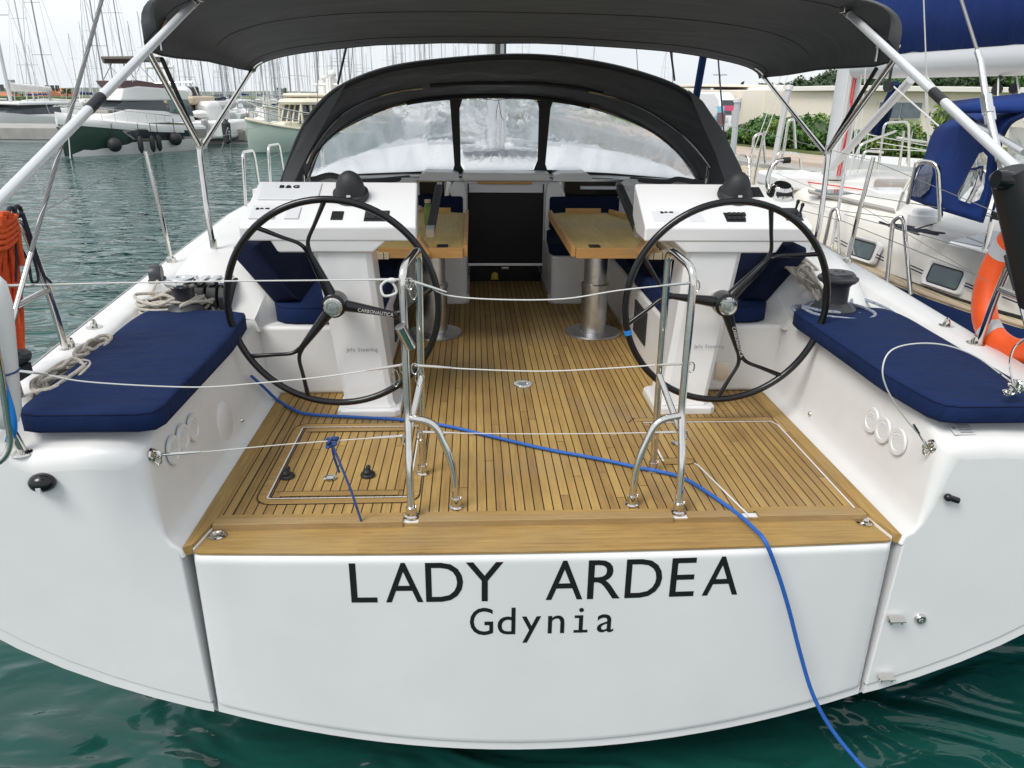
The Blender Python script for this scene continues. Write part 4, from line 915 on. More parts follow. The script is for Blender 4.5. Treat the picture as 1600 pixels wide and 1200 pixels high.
# ================================================================ LOOSE THINGS ON THE YACHT
def cushion(name,label,poly,z0,z1,r=.02,mat='navy',cat_='cushion',group=None,tilt=None,crown=.006):
    m=MB(); m.prism(poly,z0,z1,ax=2); o=m.done(name,mat,None,bev=r,seg=4)
    tag(o,label,cat_,group); return o
def org(o,c):
    c=V(c); o.data.transform(Matrix.Translation(-c)); o.location=c; return o
zc=.415
def softcush(name,label,poly,z0,z1,r=.011,mat='navy'):
    """cushion with piped edge and gently crowned, slightly uneven top"""
    n=len(poly); c=V((sum(p[0] for p in poly)/n,sum(p[1] for p in poly)/n)); 
    P=[]
    for i in range(n):
        a=V(poly[i]); b=V(poly[(i+1)%n]); k=max(2,int((b-a).length/.06))
        for j in range(k): P.append(a.lerp(b,j/k))
    # rounded corners
    Q=[]; N=len(P)
    for i in range(N): Q.append((P[(i-1)%N]+P[i]*2+P[(i+1)%N])/4)
    P=Q; rings=[]
    def ring(s,z,wob=0): return [V((c.x+(p.x-c.x)*s,c.y+(p.y-c.y)*s,z+wob*noise.noise(V((p.x*6*s,p.y*6*s,z0))))) for p in P]
    def inr(d,z,wob=0):
        out=[]
        for p in P:
            q=c-p; out.append(V((p.x+q.x/q.length*d,p.y+q.y/q.length*d,z+wob*noise.noise(V((p.x*6,p.y*6,z0))))))
        return out
    rings=[inr(r,z0),inr(.003,z0+r*.6),inr(0,z0+r),inr(0.0,(z0+z1)/2,.004),inr(0,z1-r),inr(.004,z1-r*.45),inr(r*.9,z1,.003)]
    for s in (.9,.75,.55,.3,.08): rings.append(ring(s,z1+.010*(1-s*s),.007))
    m=MB(); m.loft(rings); o=m.done(name,mat,None,ang=75); org(o,(c.x,c.y,z0)); tag(o,label,'cushion')
    m=MB(); m.tube(inr(.001,z1-r*.55),.0018,5,closed=True); m.done('piping','navy_dark',o); m=MB(); m.tube(inr(.001,z0+r*.6),.0018,5,closed=True); m.done('piping','navy_dark',o); return o
def ext(pts): return [(p.x,p.y) for p in pts]
q=ext([PZ(38,650,.475),PZ(243,642,.475),PZ(382,500,.475),PZ(380,487,.475),PZ(222,484,.475)])
softcush('bench_cushion','big navy blue cushion on the left aft bench, under the orange rope side',[( -1.70,2.245),(-1.262,2.245),(-1.262,3.05),(-1.30,3.44),(-1.765,3.50),(-1.775,3.30)],.408,.478)
softcush('bench_cushion','big navy blue cushion on the right aft bench, beside the orange lifebuoy',[(1.70,2.245),(1.30,2.245),(1.262,2.55),(1.262,3.44),(1.34,3.47),(1.735,3.50),(1.765,3.30)],.408,.478)
for sx,s in ((-1,'left'),(1,'right')):
    softcush('seat_cushion','navy seat cushion behind the %s steering pedestal'%s,[(sx*.725,3.63),(sx*1.20,3.63),(sx*1.27,3.74),(sx*1.22,3.95),(sx*1.2,5.3),(sx*.725,5.3)],.356,.445,mat='navy')
    # back rest leaning on the coaming
    m=MB(); rings=[]
    for y in (3.70,3.71,3.73,5.2,5.23,5.24):
        e=.0 if 3.72<y<5.22 else (.012 if 3.705<y<5.235 else .03)
        rings.append([V((sx*x,y,z)) for x,z in ((1.12+e,.45+e),(1.25-e,.44+e),(1.43-e,.68),(1.42-e,.72-e),(1.36,.745-e),(1.31+e,.73-e))])
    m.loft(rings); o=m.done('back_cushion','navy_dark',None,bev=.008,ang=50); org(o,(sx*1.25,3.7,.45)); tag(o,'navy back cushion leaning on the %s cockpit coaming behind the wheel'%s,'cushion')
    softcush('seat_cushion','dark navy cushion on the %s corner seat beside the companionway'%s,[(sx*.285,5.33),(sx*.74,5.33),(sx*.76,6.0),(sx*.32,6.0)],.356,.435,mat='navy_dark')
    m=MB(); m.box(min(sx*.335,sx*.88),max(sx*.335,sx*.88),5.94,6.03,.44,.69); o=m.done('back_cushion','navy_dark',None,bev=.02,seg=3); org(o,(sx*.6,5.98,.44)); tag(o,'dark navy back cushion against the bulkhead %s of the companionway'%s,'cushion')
# bottle on left table
p=PZ(681,347,.62)
t=thing('glass_jar','green patterned jar standing on the left cockpit table by the black bar','jar',(-.55,5.0,.62))
m=MB(); m.lathe([(0,0),(.022,0),(.024,.01),(.024,.12),(.018,.14),(.0,.145)],(-.55,5.0,.621),18); m.done('body','leaf_light',t)
m=MB(); m.lathe([(0,0),(.02,0),(.02,.02),(0,.021)],(-.55,5.0,.766),18); m.done('lid','tan',t)
t=thing('cloth_bundle','small brown crumpled cloth on the left table edge by the console','cloth',(-.66,5.05,.62))
m=MB()
for k in range(5): m.ball((-.70+k*.02,5.1+random.uniform(-.02,.02),.72+random.uniform(-.02,.02)),.03,(1.2,1,.7),8,6)
o=m.done('fabric','tan',t)
# ---- winches
def winch(name,label,c,s,dark):
    t=thing(name,label,'winch',c); c=V(c); b='winch_grey' if dark else 'steel'
    m=MB(); m.lathe([(0,0),(.085*s,0),(.088*s,.012*s),(.085*s,.06*s),(.070*s,.075*s),(.050*s,.085*s),(.050*s,.15*s),(.060*s,.165*s),(0,.17*s)],c,32); m.done('drum','winch_grey',t,ang=35)
    m=MB(); m.lathe([(0,.168*s),(.070*s,.168*s),(.078*s,.178*s),(.078*s,.186*s),(.066*s,.192*s),(.064*s,.200*s),(.020*s,.204*s),(.018*s,.198*s),(0,.198*s)],c,32); m.done('self_tailer','winch_grey' if dark else 'steel',t,ang=30)
    m=MB(); m.lathe([(.0,.202*s),(.058*s,.202*s),(.056*s,.207*s),(.022*s,.208*s),(.02*s,.204*s),(0,.204*s)],c,28); m.done('top_cap','winch_grey' if dark else 'alu',t,ang=30)
    return t
wr=PZ(1311,426,.66); winch('winch','black sheet winch with a blue flecked rope, at the fore end of the right bench',(wr.x,wr.y,.42),1.18,True)
wl=PZ(283,434,.62); winch('winch','silver topped sheet winch with beige rope, at the fore end of the left bench',(wl.x,wl.y,.42),.98,False)
# rope clutches
t=thing('rope_clutch_bank','row of black rope clutches beside the left console','rope clutches',(-1.56,3.75,.50))
for k in range(4):
    m=MB(); m.prism([(3.60,.44),(3.60,.50),(3.63,.545),(3.74,.56),(3.82,.55),(3.84,.46)],-1.66+k*.058,-1.612+k*.058,ax=0); c=m.done('clutch','rubber',t,bev=.006)
    m=MB(); m.box(-1.655+k*.058,-1.617+k*.058,3.62,3.76,.556,.574); m.done('clutch_handle','alu',c,bev=.004)
t=thing('deck_block','small black turning block on the left gunwale','block',(-1.93,4.02,.45))
m=MB(); m.lathe([(0,-.03),(.045,-.03),(.05,-.015),(.05,.015),(.045,.03),(0,.03)],(-1.93,4.02,.52),20,(1,.2,0)); m.done('sheave','winch_grey',t,ang=30)
m=MB(); m.box(-1.965,-1.90,3.98,4.08,.465,.50); m.done('base','rubber',t,bev=.01)
# ---- ropes
def coil(name,label,c,rad,loops,r,mat,flat=.5,ell=(1,1),rot=0,tail=None,seed=1,cat_='rope',h=.06):
    rnd=random.Random(seed); c=V(c); pts=[]
    n=loops*10
    for i in range(n):
        a=2*PI*i/10+rnd.uniform(-.15,.15); q=rad*(1+.30*math.sin(i*.37+seed)+rnd.uniform(-.12,.12))
        x=q*math.cos(a)*ell[0]; y=q*math.sin(a)*ell[1]; z=h*(i/n)+r+rnd.uniform(0,h*.4)
        pts.append(c+V((x*math.cos(rot)-y*math.sin(rot),x*math.sin(rot)+y*math.cos(rot),z)))
    if tail: pts+= [V(p) for p in tail]
    m=MB(); m.tube(cat(pts,5),r,7); o=m.done(name,mat,None); org(o,c); tag(o,label,cat_); return o
coil('rope_coil','beige rope heaped beside the left winch in front of the bench cushion',(-1.67,3.56,.41),.10,13,.0075,'rope',ell=(1.35,.8),rot=.1,seed=3,h=.09,tail=[(wl.x,wl.y-.07,.50),(wl.x+.06,wl.y,.53)])
coil('rope_coil','beige rope coil lying in the gutter between left cushion and gunwale, nearest the stern',(-1.73,2.62,.40),.085,9,.0075,'rope',ell=(.65,1.6),rot=.06,seed=5,h=.07)
coil('rope_coil','loose beige rope coil in the left gutter beside the middle of the cushion',(-1.77,2.95,.40),.07,8,.0075,'rope',ell=(.55,1.7),rot=.05,seed=8,h=.06,tail=[(-1.80,3.2,.43),(-1.82,3.5,.44),(-1.90,3.95,.50)])
m=MB(); 
for k in range(16):
    rnd=random.Random(k); a=PZ(1212+rnd.uniform(-8,8),405+rnd.uniform(-6,10),.60); b=PZ(1250+rnd.uniform(-14,14),425+rnd.uniform(-12,16),.60); c=PZ(1288+rnd.uniform(-14,10),462+rnd.uniform(-16,10),.50); e=PZ(1292+rnd.uniform(-12,22),488+rnd.uniform(-4,6),.46)
    m.tube(cat([a,a.lerp(b,.5)+V((0,0,.02)),b+V((0,0,rnd.uniform(0,.05))),c,e],5),.0075,7)
a=PZ(1256,428,.62); m.tube([a+V((.04*math.cos(t),.015*math.cos(t),.045*math.sin(t))) for t in [2*PI*j/14 for j in range(14)]],.008,7,closed=True)
o=m.done('rope_hank','rope',None); org(o,(1.5,3.9,.6)); tag(o,'thick hank of beige rope tied up and draped over the right coaming','rope')
coil('rope_coil','white rope with blue flecks wound at the foot of the right winch',(wr.x,wr.y,.42),.135,7,.0075,'rope_blue_fleck',ell=(1,1),seed=11,h=.05,tail=[(1.72,3.75,.46),(1.80,3.6,.45),(1.80,3.4,.44)])
# blue shore line
pts=[PX(393,588,-1.275),PX(411,604,-1.262),PZ(432,624,.014),PZ(455,638,.012),PZ(482,647,.012),PZ(560,652,.012),PZ(632,656,.012),PZ(700,666,.012),PZ(760,680,.012),PZ(850,701,.012),PZ(930,716,.012),PZ(1000,731,.012),PZ(1060,744,.012),PZ(1100,766,.012),PZ(1150,801,.012),V(PY(1178,826,2.25)),PY(1196,847,2.150),PY(1215,895,2.145),PY(1232,950,2.14),PY(1250,1020,2.13),PY(1270,1085,2.11),PY(1300,1140,2.07),PY(1350,1200,2.0),PY(1420,1265,1.9)]
m=MB(); m.tube(cat(pts,6),.0075,9); o=m.done('shore_line','rope_blue',None); org(o,pts[10]); tag(o,'bright blue rope running across the teak deck and over the transom','rope')
# knotted lanyard
m=MB(); k0=PY(518,692,2.43); rnd=random.Random(3)
for j in range(3): m.tube(cat([k0+V((.016*math.cos(t+j)+rnd.uniform(-.006,.006),rnd.uniform(-.012,.012),.016*math.sin(t+j*2)+rnd.uniform(-.006,.006))) for t in [2*PI*i/7 for i in range(7)]],5,True),.0055,7,closed=True)
m.tube([k0,PY(548,765,2.36),PZ(567,822,-.01)],.0045,7); m.tube([k0,PY(522,715,2.45),PY(530,738,2.46)],.0045,7)
o=m.done('lanyard','rope_navy',None); org(o,k0); tag(o,'thin blue and white lanyard knotted on the lower stern wire, hanging over the teak hatch','rope')
# orange rope bundle, left edge
m=MB(); rnd=random.Random(9)
for j in range(20):
    t=j/19; u=-18+52*t
    a=PX(u*.45+2,338,-1.90+rnd.uniform(-.03,.03)); b=PX(u*.9+rnd.uniform(-3,3),430,-1.92+rnd.uniform(-.03,.03)); c=PX(u+rnd.uniform(-3,3),545,-1.93+rnd.uniform(-.03,.03))
    m.tube(cat([a,a.lerp(b,.5)+V((rnd.uniform(-.01,.01),0,0)),b,b.lerp(c,.5)+V((rnd.uniform(-.01,.01),0,0)),c],4),.0085,7)
for j in range(5):
    q=PX(4,345+j*9,-1.90); m.tube([q+V((.03*math.cos(t),.07*math.sin(t),.01*math.sin(2*t))) for t in [2*PI*i/12 for i in range(12)]],.0085,7,closed=True)
m.tube(cat([PX(0,335,-1.88),PX(16,336,-1.88),PX(26,355,-1.88),PX(30,385,-1.88),PX(35,415,-1.88)],5),.011,8)
o=m.done('floating_line','rope_orange',None); org(o,PX(10,400,-1.9)); tag(o,'orange floating rope hung in a long bundle on the left pushpit','rope')
# dark lines on pushpit
m=MB(); T0=PX(28,330,-1.9)
m.tube([T0+V((.0,.02*math.cos(t),.018*math.sin(t))) for t in [2*PI*i/10 for i in range(10)]],.008,7,closed=True); m.tube([T0+V((.0,-.04+.02*math.cos(t),.018*math.sin(t))) for t in [2*PI*i/10 for i in range(10)]],.008,7,closed=True)
m.tube(cat([PX(14,334,-1.88),PX(22,360,-1.88),PX(26,400,-1.88),PX(25,440,-1.88)],5),.004,6)
m.tube(cat([PX(20,335,-1.88),PX(28,375,-1.88),PX(44,410,-1.88),PX(50,440,-1.88),PX(60,436,-1.88),PX(52,400,-1.88),PX(42,360,-1.88),PX(34,333,-1.88)],5),.005,6)
m.tube(cat([PX(36,333,-1.88),PX(52,380,-1.88),PX(66,425,-1.88),PX(80,442,-1.88)],5),.005,6)
o=m.done('lashing_line','rope_dark',None); org(o,T0); tag(o,'dark blue lashing line tied round the left pushpit rail','rope')
# rubber ring by left pushpit (outboard clamp pad)
m=MB(); c=PX(22,560,-1.80); m.tube([c+V((.03*math.cos(t),.05*math.sin(t),0)) for t in [2*PI*i/14 for i in range(14)]],.018,8,closed=True); m.box(c.x-.05,c.x+.04,c.y-.06,c.y+.02,c.z-.06,c.z-.02); o=m.done('rubber_mooring_ring','rubber',None); org(o,c); tag(o,'black rubber ring at the foot of the orange rope, left stern corner','mooring ring')
# fender with blue band at left edge
t=thing('fender','white fender with a bright blue strap standing in the left stern corner','fender',PY(8,690,2.02))
a=PY(-16,430,2.02); b=PY(8,668,2.02); d=(a-b).normalized(); Lf=(a-b).length
m=MB(); m.lathe([(0,0),(.018,.002),(.036,.02),(.045,.06),(.046,Lf-.08),(.036,Lf-.02),(.02,Lf),(0,Lf)],b,24,d); m.done('body','fender_white',t,ang=60)
m=MB(); pts=cat([PY(-6,560,1.975),PY(4,600,1.968),PY(16,640,1.965),PY(20,668,1.968),PY(16,690,1.98)],5); 
m.grid([[p+V((-.014,0,0)) for p in pts],[p+V((.014,-.004,0)) for p in pts]]); m.done('strap','blue_band',t,solid=.004)
m=MB(); c=b+d*.17; m.tube([c+(V((math.cos(k),math.sin(k),0)))*.047 for k in [2*PI*j/20 for j in range(20)]],.003,6,closed=True); m.done('cord_band','rope_navy',t)
t=thing('boarding_ladder','bent stainless boarding ladder rail at the far left edge','ladder',PY(0,720,2.0))
m=MB(); m.tube(fillet([PY(-14,500,1.96),PY(4,600,1.96),PY(18,690,1.97),PY(8,716,1.96),PY(-20,732,1.95)],.03,5),.010,10); m.done('rail','steel',t)
m=MB(); m.tube([PY(-14,560,1.98),PY(-14,725,1.98)],.009,10); m.done('rail','steel',t)
# horseshoe lifebuoy on the right pushpit
t=thing('lifebuoy','orange horseshoe lifebuoy with grey bands hung on the right pushpit','lifebuoy',PX(1600,450,1.95))
cx,cy,cz=1.97,2.98,.70
c0=PX(1606,447,1.97); ctr=V((1.985,c0.y+.02,c0.z-.005))
def hs(a): return ctr+V((.02*math.sin(a*2),.235*math.cos(a),.275*math.sin(a)))
m=MB(); rg=[]
for k in range(49):
    a=R(-235+ k*290/48); p=hs(a+PI*0); n=(p-ctr); n=n.normalized(); 
    rg.append([p+n*(.058*math.cos(t_))+V((.042*math.sin(t_),0,0)) for t_ in [2*PI*j/16 for j in range(16)]])
m.loft(rg); LB=m.done('ring_cover','orange',t,ang=60)
for a0 in (17,-66,160):
    m=MB(); rg=[]
    for k in range(5):
        a=R(a0+k*3.2); p=hs(a); n=(p-ctr).normalized(); rg.append([p+n*(.0595*math.cos(t_))+V((.0435*math.sin(t_),0,0)) for t_ in [2*PI*j/16 for j in range(16)]])
    m.loft(rg); m.done('reflective_band','reflect_tape',t,ang=60)
m=MB(); m.tube(cat([PX(1562,335,1.88),PX(1572,362,1.86),PX(1600,378,1.86)],6),.009,8); m.done('hanging_strap','fender_white',t)
m=MB(); q=PX(1572,345,1.95); m.box(q.x-.03,q.x+.03,q.y-.03,q.y+.05,q.z,q.z+.03); m.done('bracket','black',t)
# black padded tube at the right edge
t=thing('flag_pole_cover','black cylindrical sleeve leaning at the right edge above the lifebuoy','sleeve',PY(1600,470,2.25))
a=PY(1574,268,2.25); b=PY(1624,470,2.25); m=MB(); m.tube([a,b],.052,20,rr=[.048,.058]); m.done('sleeve','black',t)
m=MB(); m.lathe([(0,0),(.026,0),(.03,.02),(.026,.05),(0,.05)],PY(1556,280,2.23),16,(1,0,-.1)); m.done('end_cap','black_gloss',t)
t=thing('boat_hook','black gripped silver boat hook leaning behind the lifebuoy, right edge','boat hook',PX(1600,460,1.80))
a=PX(1573,400,1.80); b=PX(1588,452,1.78); c=PX(1606,520,1.75); m=MB(); m.tube([a,b],.011,10); m.done('grip','rubber',t); m=MB(); m.tube([b,c],.007,10); m.done('shaft','steel',t)
# wire bundle on the right cushion
m=MB(); c=PY(1583,604,2.26); rnd=random.Random(4)
for j in range(5): m.tube(cat([c+V((rnd.uniform(-.03,.03),rnd.uniform(-.02,.02),rnd.uniform(-.035,.03))) for i in range(5)],5,True),.004,6,closed=True)
m.tube(cat([c,PY(1578,570,2.3),PY(1584,545,2.33),PY(1600,530,2.35)],5),.004,6)
o=m.done('shackle_bundle','steel',None); org(o,c); tag(o,'tangle of steel shackles and wire ends over the right cushion corner','shackles')
# ================================================================ NEIGHBOUR YACHT (right)
NB=thing('neighbour_yacht','cream sailing yacht moored alongside on the right, blue hull, teak side deck and blue sprayhood','yacht',(4.1,6.5,WZ))
def nx(y):
    k=[(-1.5,4.2),(1.5,3.65),(3,3.2),(3.6,2.98),(4.0,2.83),(4.3,2.72),(4.6,2.65),(5.3,2.57),(6.5,2.53),(8,2.62),(9.5,2.9),(11,3.35),(13,4.2)]
    for (a,p),(b,q) in zip(k,k[1:]):
        if y<=b: return p+(q-p)*(y-a)/(b-a)
    return 4.2
def nxr(y): return 5.9-(0 if y<7 else (y-7)**2*.06)
ND=.22
# hull
m=MB(); rings=[]
for y in (-1.5,0,1.5,3,3.6,4.0,4.3,4.6,5.3,6.5,8,9.5,11,12.3):
    a,b=nx(y),nxr(y); 
    if a>b-.05: a=b=(a+b)/2; a-=.02;b+=.02
    z=ND+.02*max(0,y-4); c=(a+b)/2; rings.append([V((a,y,z)),V((a+.02,y,z-.25)),V((a+.15,y,WZ+.1)),V((c-.3,y,WZ-.3)),V((c+.3,y,WZ-.3)),V((b-.15,y,WZ+.1)),V((b,y,z))])
m.loft(rings,closed=False); m.done('hull','navy_hull',NB,ang=60)
m=MB(); rows=[]
for y in (-1.5,0,1.5,3,3.6,4.0,4.3,4.6,5.3,6.5,8,9.5,11,12.3):
    a,b=nx(y),nxr(y); z=ND+.02*max(0,y-4); rows.append([V((a,y,z)),V((a+.06,y,z+.005)),V(((a+b)/2,y,z+.02)),V((b,y,z))])
m.grid(rows); m.done('deck','teak_pale',NB,ang=60)
m=MB(); m.tube([V((nx(y)+.02,y,ND+.015+.02*max(0,y-4))) for y in (-1.5,0,1.5,3,3.6,4.0,4.3,4.6,5.3,6.5,8,9.5,11,12)],.015,8); m.done('toe_rail','tan',NB)
# cabin
def cab(y): return nx(y)+.16+(0 if y<7 else (y-7)*.12)
m=MB(); rows=[]
for y,h in ((-1,.40),(1.5,.40),(3,.40),(3.6,.40),(4.0,.40),(4.3,.40),(4.6,.40),(5.3,.40),(6.5,.40),(8,.38),(9.2,.32),(10,.2)):
    a=cab(y); c=4.45; z=ND+.01; k=h/.40; w=max(.3,(c-a))/1.6
    rows.append([V((a+dx*w,y,z+dz*k)) for dx,dz in ((0,0),(.03,.12),(.075,.29),(.11,.345),(.17,.385),(.26,.405),(.7,.45),(1.6,.50),(2.5,.45),(2.95,.40),(3.15,.29),(3.2,0))])
m.grid(rows); m.poly(rows[-1]); CB=m.done('cabin','gel_cream',NB,ang=60)
m=MB(); m.tube([V((cab(y)-.004,y,ND+.02)) for y in (-1,1.5,3,3.6,4.0,4.3,4.6,5.3,6.5,8,9)],.012,6); m.done('rubbing_strip','black',CB)
SA=V((cab(4.3),4.3,ND+.0)); SDv=(V((cab(5.2),5.2,0))-V((cab(4.3),4.3,0))).normalized(); SN=V((-SDv.y,SDv.x,.25)).normalized(); SUP=SDv.cross(SN)
if SUP.z<0: SUP=-SUP
SA+=SN*.035
# windows on the cabin side: found on the leaning side plane
def side_pl(u,v): 
    return PL(u,v,SA,SN)
def nwin(u0,v0,u1,v1,slant):
    cen=side_pl((u0+u1)/2,(v0+v1)/2); 
    ly=abs((side_pl(u0,(v0+v1)/2-slant)-side_pl(u1,(v0+v1)/2+slant)).dot(SDv))/2; lz=abs((side_pl((u0+u1)/2,v0)-side_pl((u0+u1)/2,v1)).dot(SUP))/2
    up=SUP; n=SN; al=SDv
    def rp(a,b,d,k=6):
        o=[]
        r=.38*b
        for cx,cz,a0 in ((a-r,b-r,0),(-a+r,b-r,90),(-a+r,-b+r,180),(a-r,-b+r,270)):
            for j in range(k): t=R(a0+j*90/(k-1)); o.append(cen+al*(cx+r*math.cos(t))+up*(cz+r*math.sin(t))+n*d)
        return o
    m=MB(); m.loft([rp(ly*1.28,lz*1.34,-.02),rp(ly*1.28,lz*1.34,.012),rp(ly*1.22,lz*1.27,.018),rp(ly*1.03,lz*1.04,.012),rp(ly*1.0,lz*1.0,.004)],caps=False); W=m.done('window','gelcoat',CB,ang=50)
    m=MB(); m.poly(rp(ly*1.02,lz*1.02,.005)); m.done('pane','glass_grey',W,flat=True)
    m=MB(); q=rp(ly*.97,lz*.95,.0065); m.tube(q,.004,6,closed=True); m.done('seal','black',W)
nwin(1331,376,1365,404,7); nwin(1452,416,1501,449,9)
# stripes between windows
for (u0,v0,u1,v1) in ((1367,396,1382,403),(1422,414,1447,425),(1504,440,1526,449),(1567,459,1600,472),(1305,371,1326,382)):
    for dz in (0,5):
        a=side_pl(u0,v0+dz); b=side_pl(u1,v1+dz); n=SN*.006; u_=V((.0,0,.004))
        m=MB(); m.poly([a+n-u_,b+n-u_,b+n+u_,a+n+u_]); m.done('side_stripe','navy',CB,solid=.002,flat=True)
# triangular fixed light, vent boxes, winch, hatch on the roof
def rf(u,v,dz=0): return PL(u,v,V((3.1,4,.628+dz)),V((-.075,0,1)))
m=MB(); P=[rf(1487,382),rf(1565,398),rf(1600,398),rf(1600,372),rf(1548,366)]; m.poly([p+V((0,0,.018)) for p in P]); m.done('deck_light','glass_dark',CB,solid=.012,flat=True)
m=MB(); P2=[rf(1482,384),rf(1562,403),rf(1606,403),rf(1606,399),rf(1564,398),rf(1488,381)]; m.poly([p+V((0,0,.014)) for p in P2]); m.done('light_frame','gelcoat',CB,solid=.014,flat=True)
p=rf(1443,345); m=MB(); m.lathe([(0,0),(.105,0),(.11,.02),(.108,.07),(.09,.08),(.085,.08),(.08,.105),(.065,.115),(0,.12)],(p.x,p.y,p.z-.03),32); m.done('winch_cover','gelcoat',CB,ang=35)
m=MB(); P=[rf(1262,299),rf(1396,330),rf(1398,335),rf(1264,303)]; m.poly([p+V((0,0,.012)) for p in P]); m.done('traveller_track','taupe',CB,solid=.02,flat=True)
m=MB(); m.tube([rf(1250,283,.03),rf(1310,291,.02),rf(1372,300,.03)],.006,6); m.done('red_line','red',CB)
p=rf(1388,312); m=MB(); m.prism([(p.y-.12,p.z-.03),(p.y-.12,p.z+.07),(p.y+.10,p.z+.09),(p.y+.45,p.z-.03)],p.x-.14,p.x+.16,ax=0); m.done('spray_coaming','gelcoat',CB,bev=.015)
p=rf(1402,296); m=MB(); m.box(p.x-.16,p.x+.22,p.y-.15,p.y+.15,p.z-.02,p.z+.08); m.done('hatch_garage','taupe',CB,bev=.03)
p=rf(1300,304); m=MB(); m.box(p.x-.10,p.x+.14,p.y-.15,p.y+.15,p.z-.02,p.z+.03); m.done('skylight','glass_grey',CB,bev=.01)
p=rf(1230,285); m=MB(); m.box(p.x-.22,p.x+.3,p.y-.3,p.y+.3,p.z-.05,p.z+.10); m.done('fore_hatch','gelcoat',CB,bev=.04)
def tubes(name,mat,segs,r,par=NB,n=10):
    m=MB()
    for s in segs: m.tube(s,r,n)
    return m.done(name,mat,par)
# black line heap on deck
m=MB(); c=rf(1425,360); rnd=random.Random(12)
m.tube(cat([c+V((rnd.uniform(-.12,.12),rnd.uniform(-.24,.24),.005+rnd.uniform(0,.015))) for i in range(16)],5),.0055,7); m.tube(cat([c,rf(1460,350),rf(1485,352),rf(1492,345),rf(1485,336)],5),.0055,7); o=m.done('rope_heap','rope_dark',None); org(o,c); tag(o,'tangled dark blue rope on the cream cabin roof of the neighbouring yacht','rope')
# hoops and stanchions of the neighbour
def nhoop(pts,r=.014,name='rail_hoop'): 
    m=MB(); m.tube(fillet(pts,.07,5),r,10); return m.done(name,'steel',NB)
def dk(u,v): return PZ(u,v,ND+.02)
b0,b1=dk(1385,448),dk(1423,461); nhoop([b0,PX(1395,345,b0.x),PX(1407,338,(b0.x+b1.x)/2),PX(1412,345,b1.x),b1])
b0=dk(1283,404); nhoop([b0,PX(1300,328,b0.x),PX(1308,325,b0.x+.02),PX(1312,345,b0.x+.03)])
nhoop([rf(1402,332),rf(1412,300,.10),PY(1438,252,4.6),PY(1466,256,4.5),PY(1470,345,4.45)],.015)
nhoop([PY(1418,318,4.9),PY(1432,254,4.8)],.013,'rail_post')
tubes('stanchion','steel',[[dk(1296,409),PX(1319,272,2.75)]],.013)
tubes('stanchion','steel',[[dk(1312,413),PX(1309,330,2.62)]],.012)
tubes('stanchion','steel',[[PX(1538,392,2.7),PX(1562,300,2.72),PX(1575,262,2.75)]],.016)
tubes('guard_wire','wire',[[PX(1200,300,3.1),PX(1318,330,2.66),PX(1395,340,2.5)],[PX(1318,300,2.62),PX(1560,340,2.62)],[PX(1238,325,2.6),PX(1318,346,2.55),PX(1398,378,2.5),PX(1532,432,2.5)],[PX(1320,335,2.6),PX(1430,364,2.55),PX(1545,398,2.5)],[PX(1410,295,3.2),PX(1600,350,3.0)]],.003,n=6)
# sprayhood of the neighbour
m=MB()
hb=lambda u,v,y: PY(u,v,y)
r0=[hb(1424,312,5.2),hb(1428,290,5.2),hb(1447,240,5.15),hb(1455,215,5.1),hb(1470,196,5.1),hb(1520,176,5.0),hb(1600,160,4.9)]
r1=[hb(1460,326,4.7),hb(1475,290,4.7),hb(1492,240,4.7),hb(1502,205,4.65),hb(1510,190,4.6),hb(1555,175,4.55),hb(1640,165,4.5)]
r2=[hb(1533,348,4.1),hb(1545,310,4.1),hb(1552,280,4.1),hb(1558,245,4.05),hb(1570,205,4.0),hb(1600,180,3.9),hb(1700,160,3.9)]
def rs(a,n=24): 
    c=cat(a,8); return [c[int(i*(len(c)-1)/n)] for i in range(n+1)]
r0,r1,r2=rs(r0),rs(r1),rs(r2); l=lambda a,b,t:[p.lerp(q,t) for p,q in zip(a,b)]
m.grid([r0,l(r0,r1,.5),r1,l(r1,r2,.33),l(r1,r2,.66),r2]); NH=m.done('sprayhood','hood_blue',NB,solid=.01,ang=70)
# clear window in hood: offset toward the viewer
m=MB(); P=[(1540,236),(1543,245),(1540,270),(1537,295),(1530,312),(1515,318),(1498,312),(1496,302),(1508,280),(1522,255),(1530,240)]
m.poly([PL(u,v,V(r1[6]).lerp(V(r2[6]),.5)+V((-.035,-.02,0)),(r2[8]-r1[8]).cross(r1[14]-r1[2])) for u,v in P]); m.done('hood_window','vinyl',NH,flat=True)
m=MB(); P=[(1424,306),(1426,290),(1440,262),(1454,250),(1458,270),(1452,296),(1438,308)]
m.poly([PL(u,v,V(r0[6])+V((-.04,-.02,0)),(r1[8]-r0[8]).cross(r0[14]-r0[2])) for u,v in P]); m.done('hood_window','vinyl',NH,flat=True)
m=MB(); m.tube(r1,.006,5); m.done('hood_seam','navy',NH); m=MB(); m.tube(r2,.012,6); m.done('hood_hem','navy',NH)
# blue cockpit awning above / behind
m=MB(); A_=[PY(1488,162,4.6),PY(1530,157,4.4),PY(1600,150,4.2),PY(1700,140,4.0)]; B_=[PY(1486,173,4.3),PY(1530,172,4.1),PY(1600,172,3.9),PY(1700,170,3.7)]; m.grid([A_,B_]); m.done('hood_visor','hood_blue',NB,solid=.03)
tubes('hood_bow','alu',[[PY(1500,178,4.4),PY(1600,238,3.6)]],.016)
m=MB(); m.poly([PY(1577,198,4.2),PY(1610,200,4.0),PY(1610,300,4.0),PY(1572,262,4.2)]); m.done('hood_window','vinyl',NH,flat=True)
m=MB(); m.box(3.4,5.6,2.6,4.0,ND,.60); m.done('cockpit_coaming','gelcoat',NB,bev=.03)
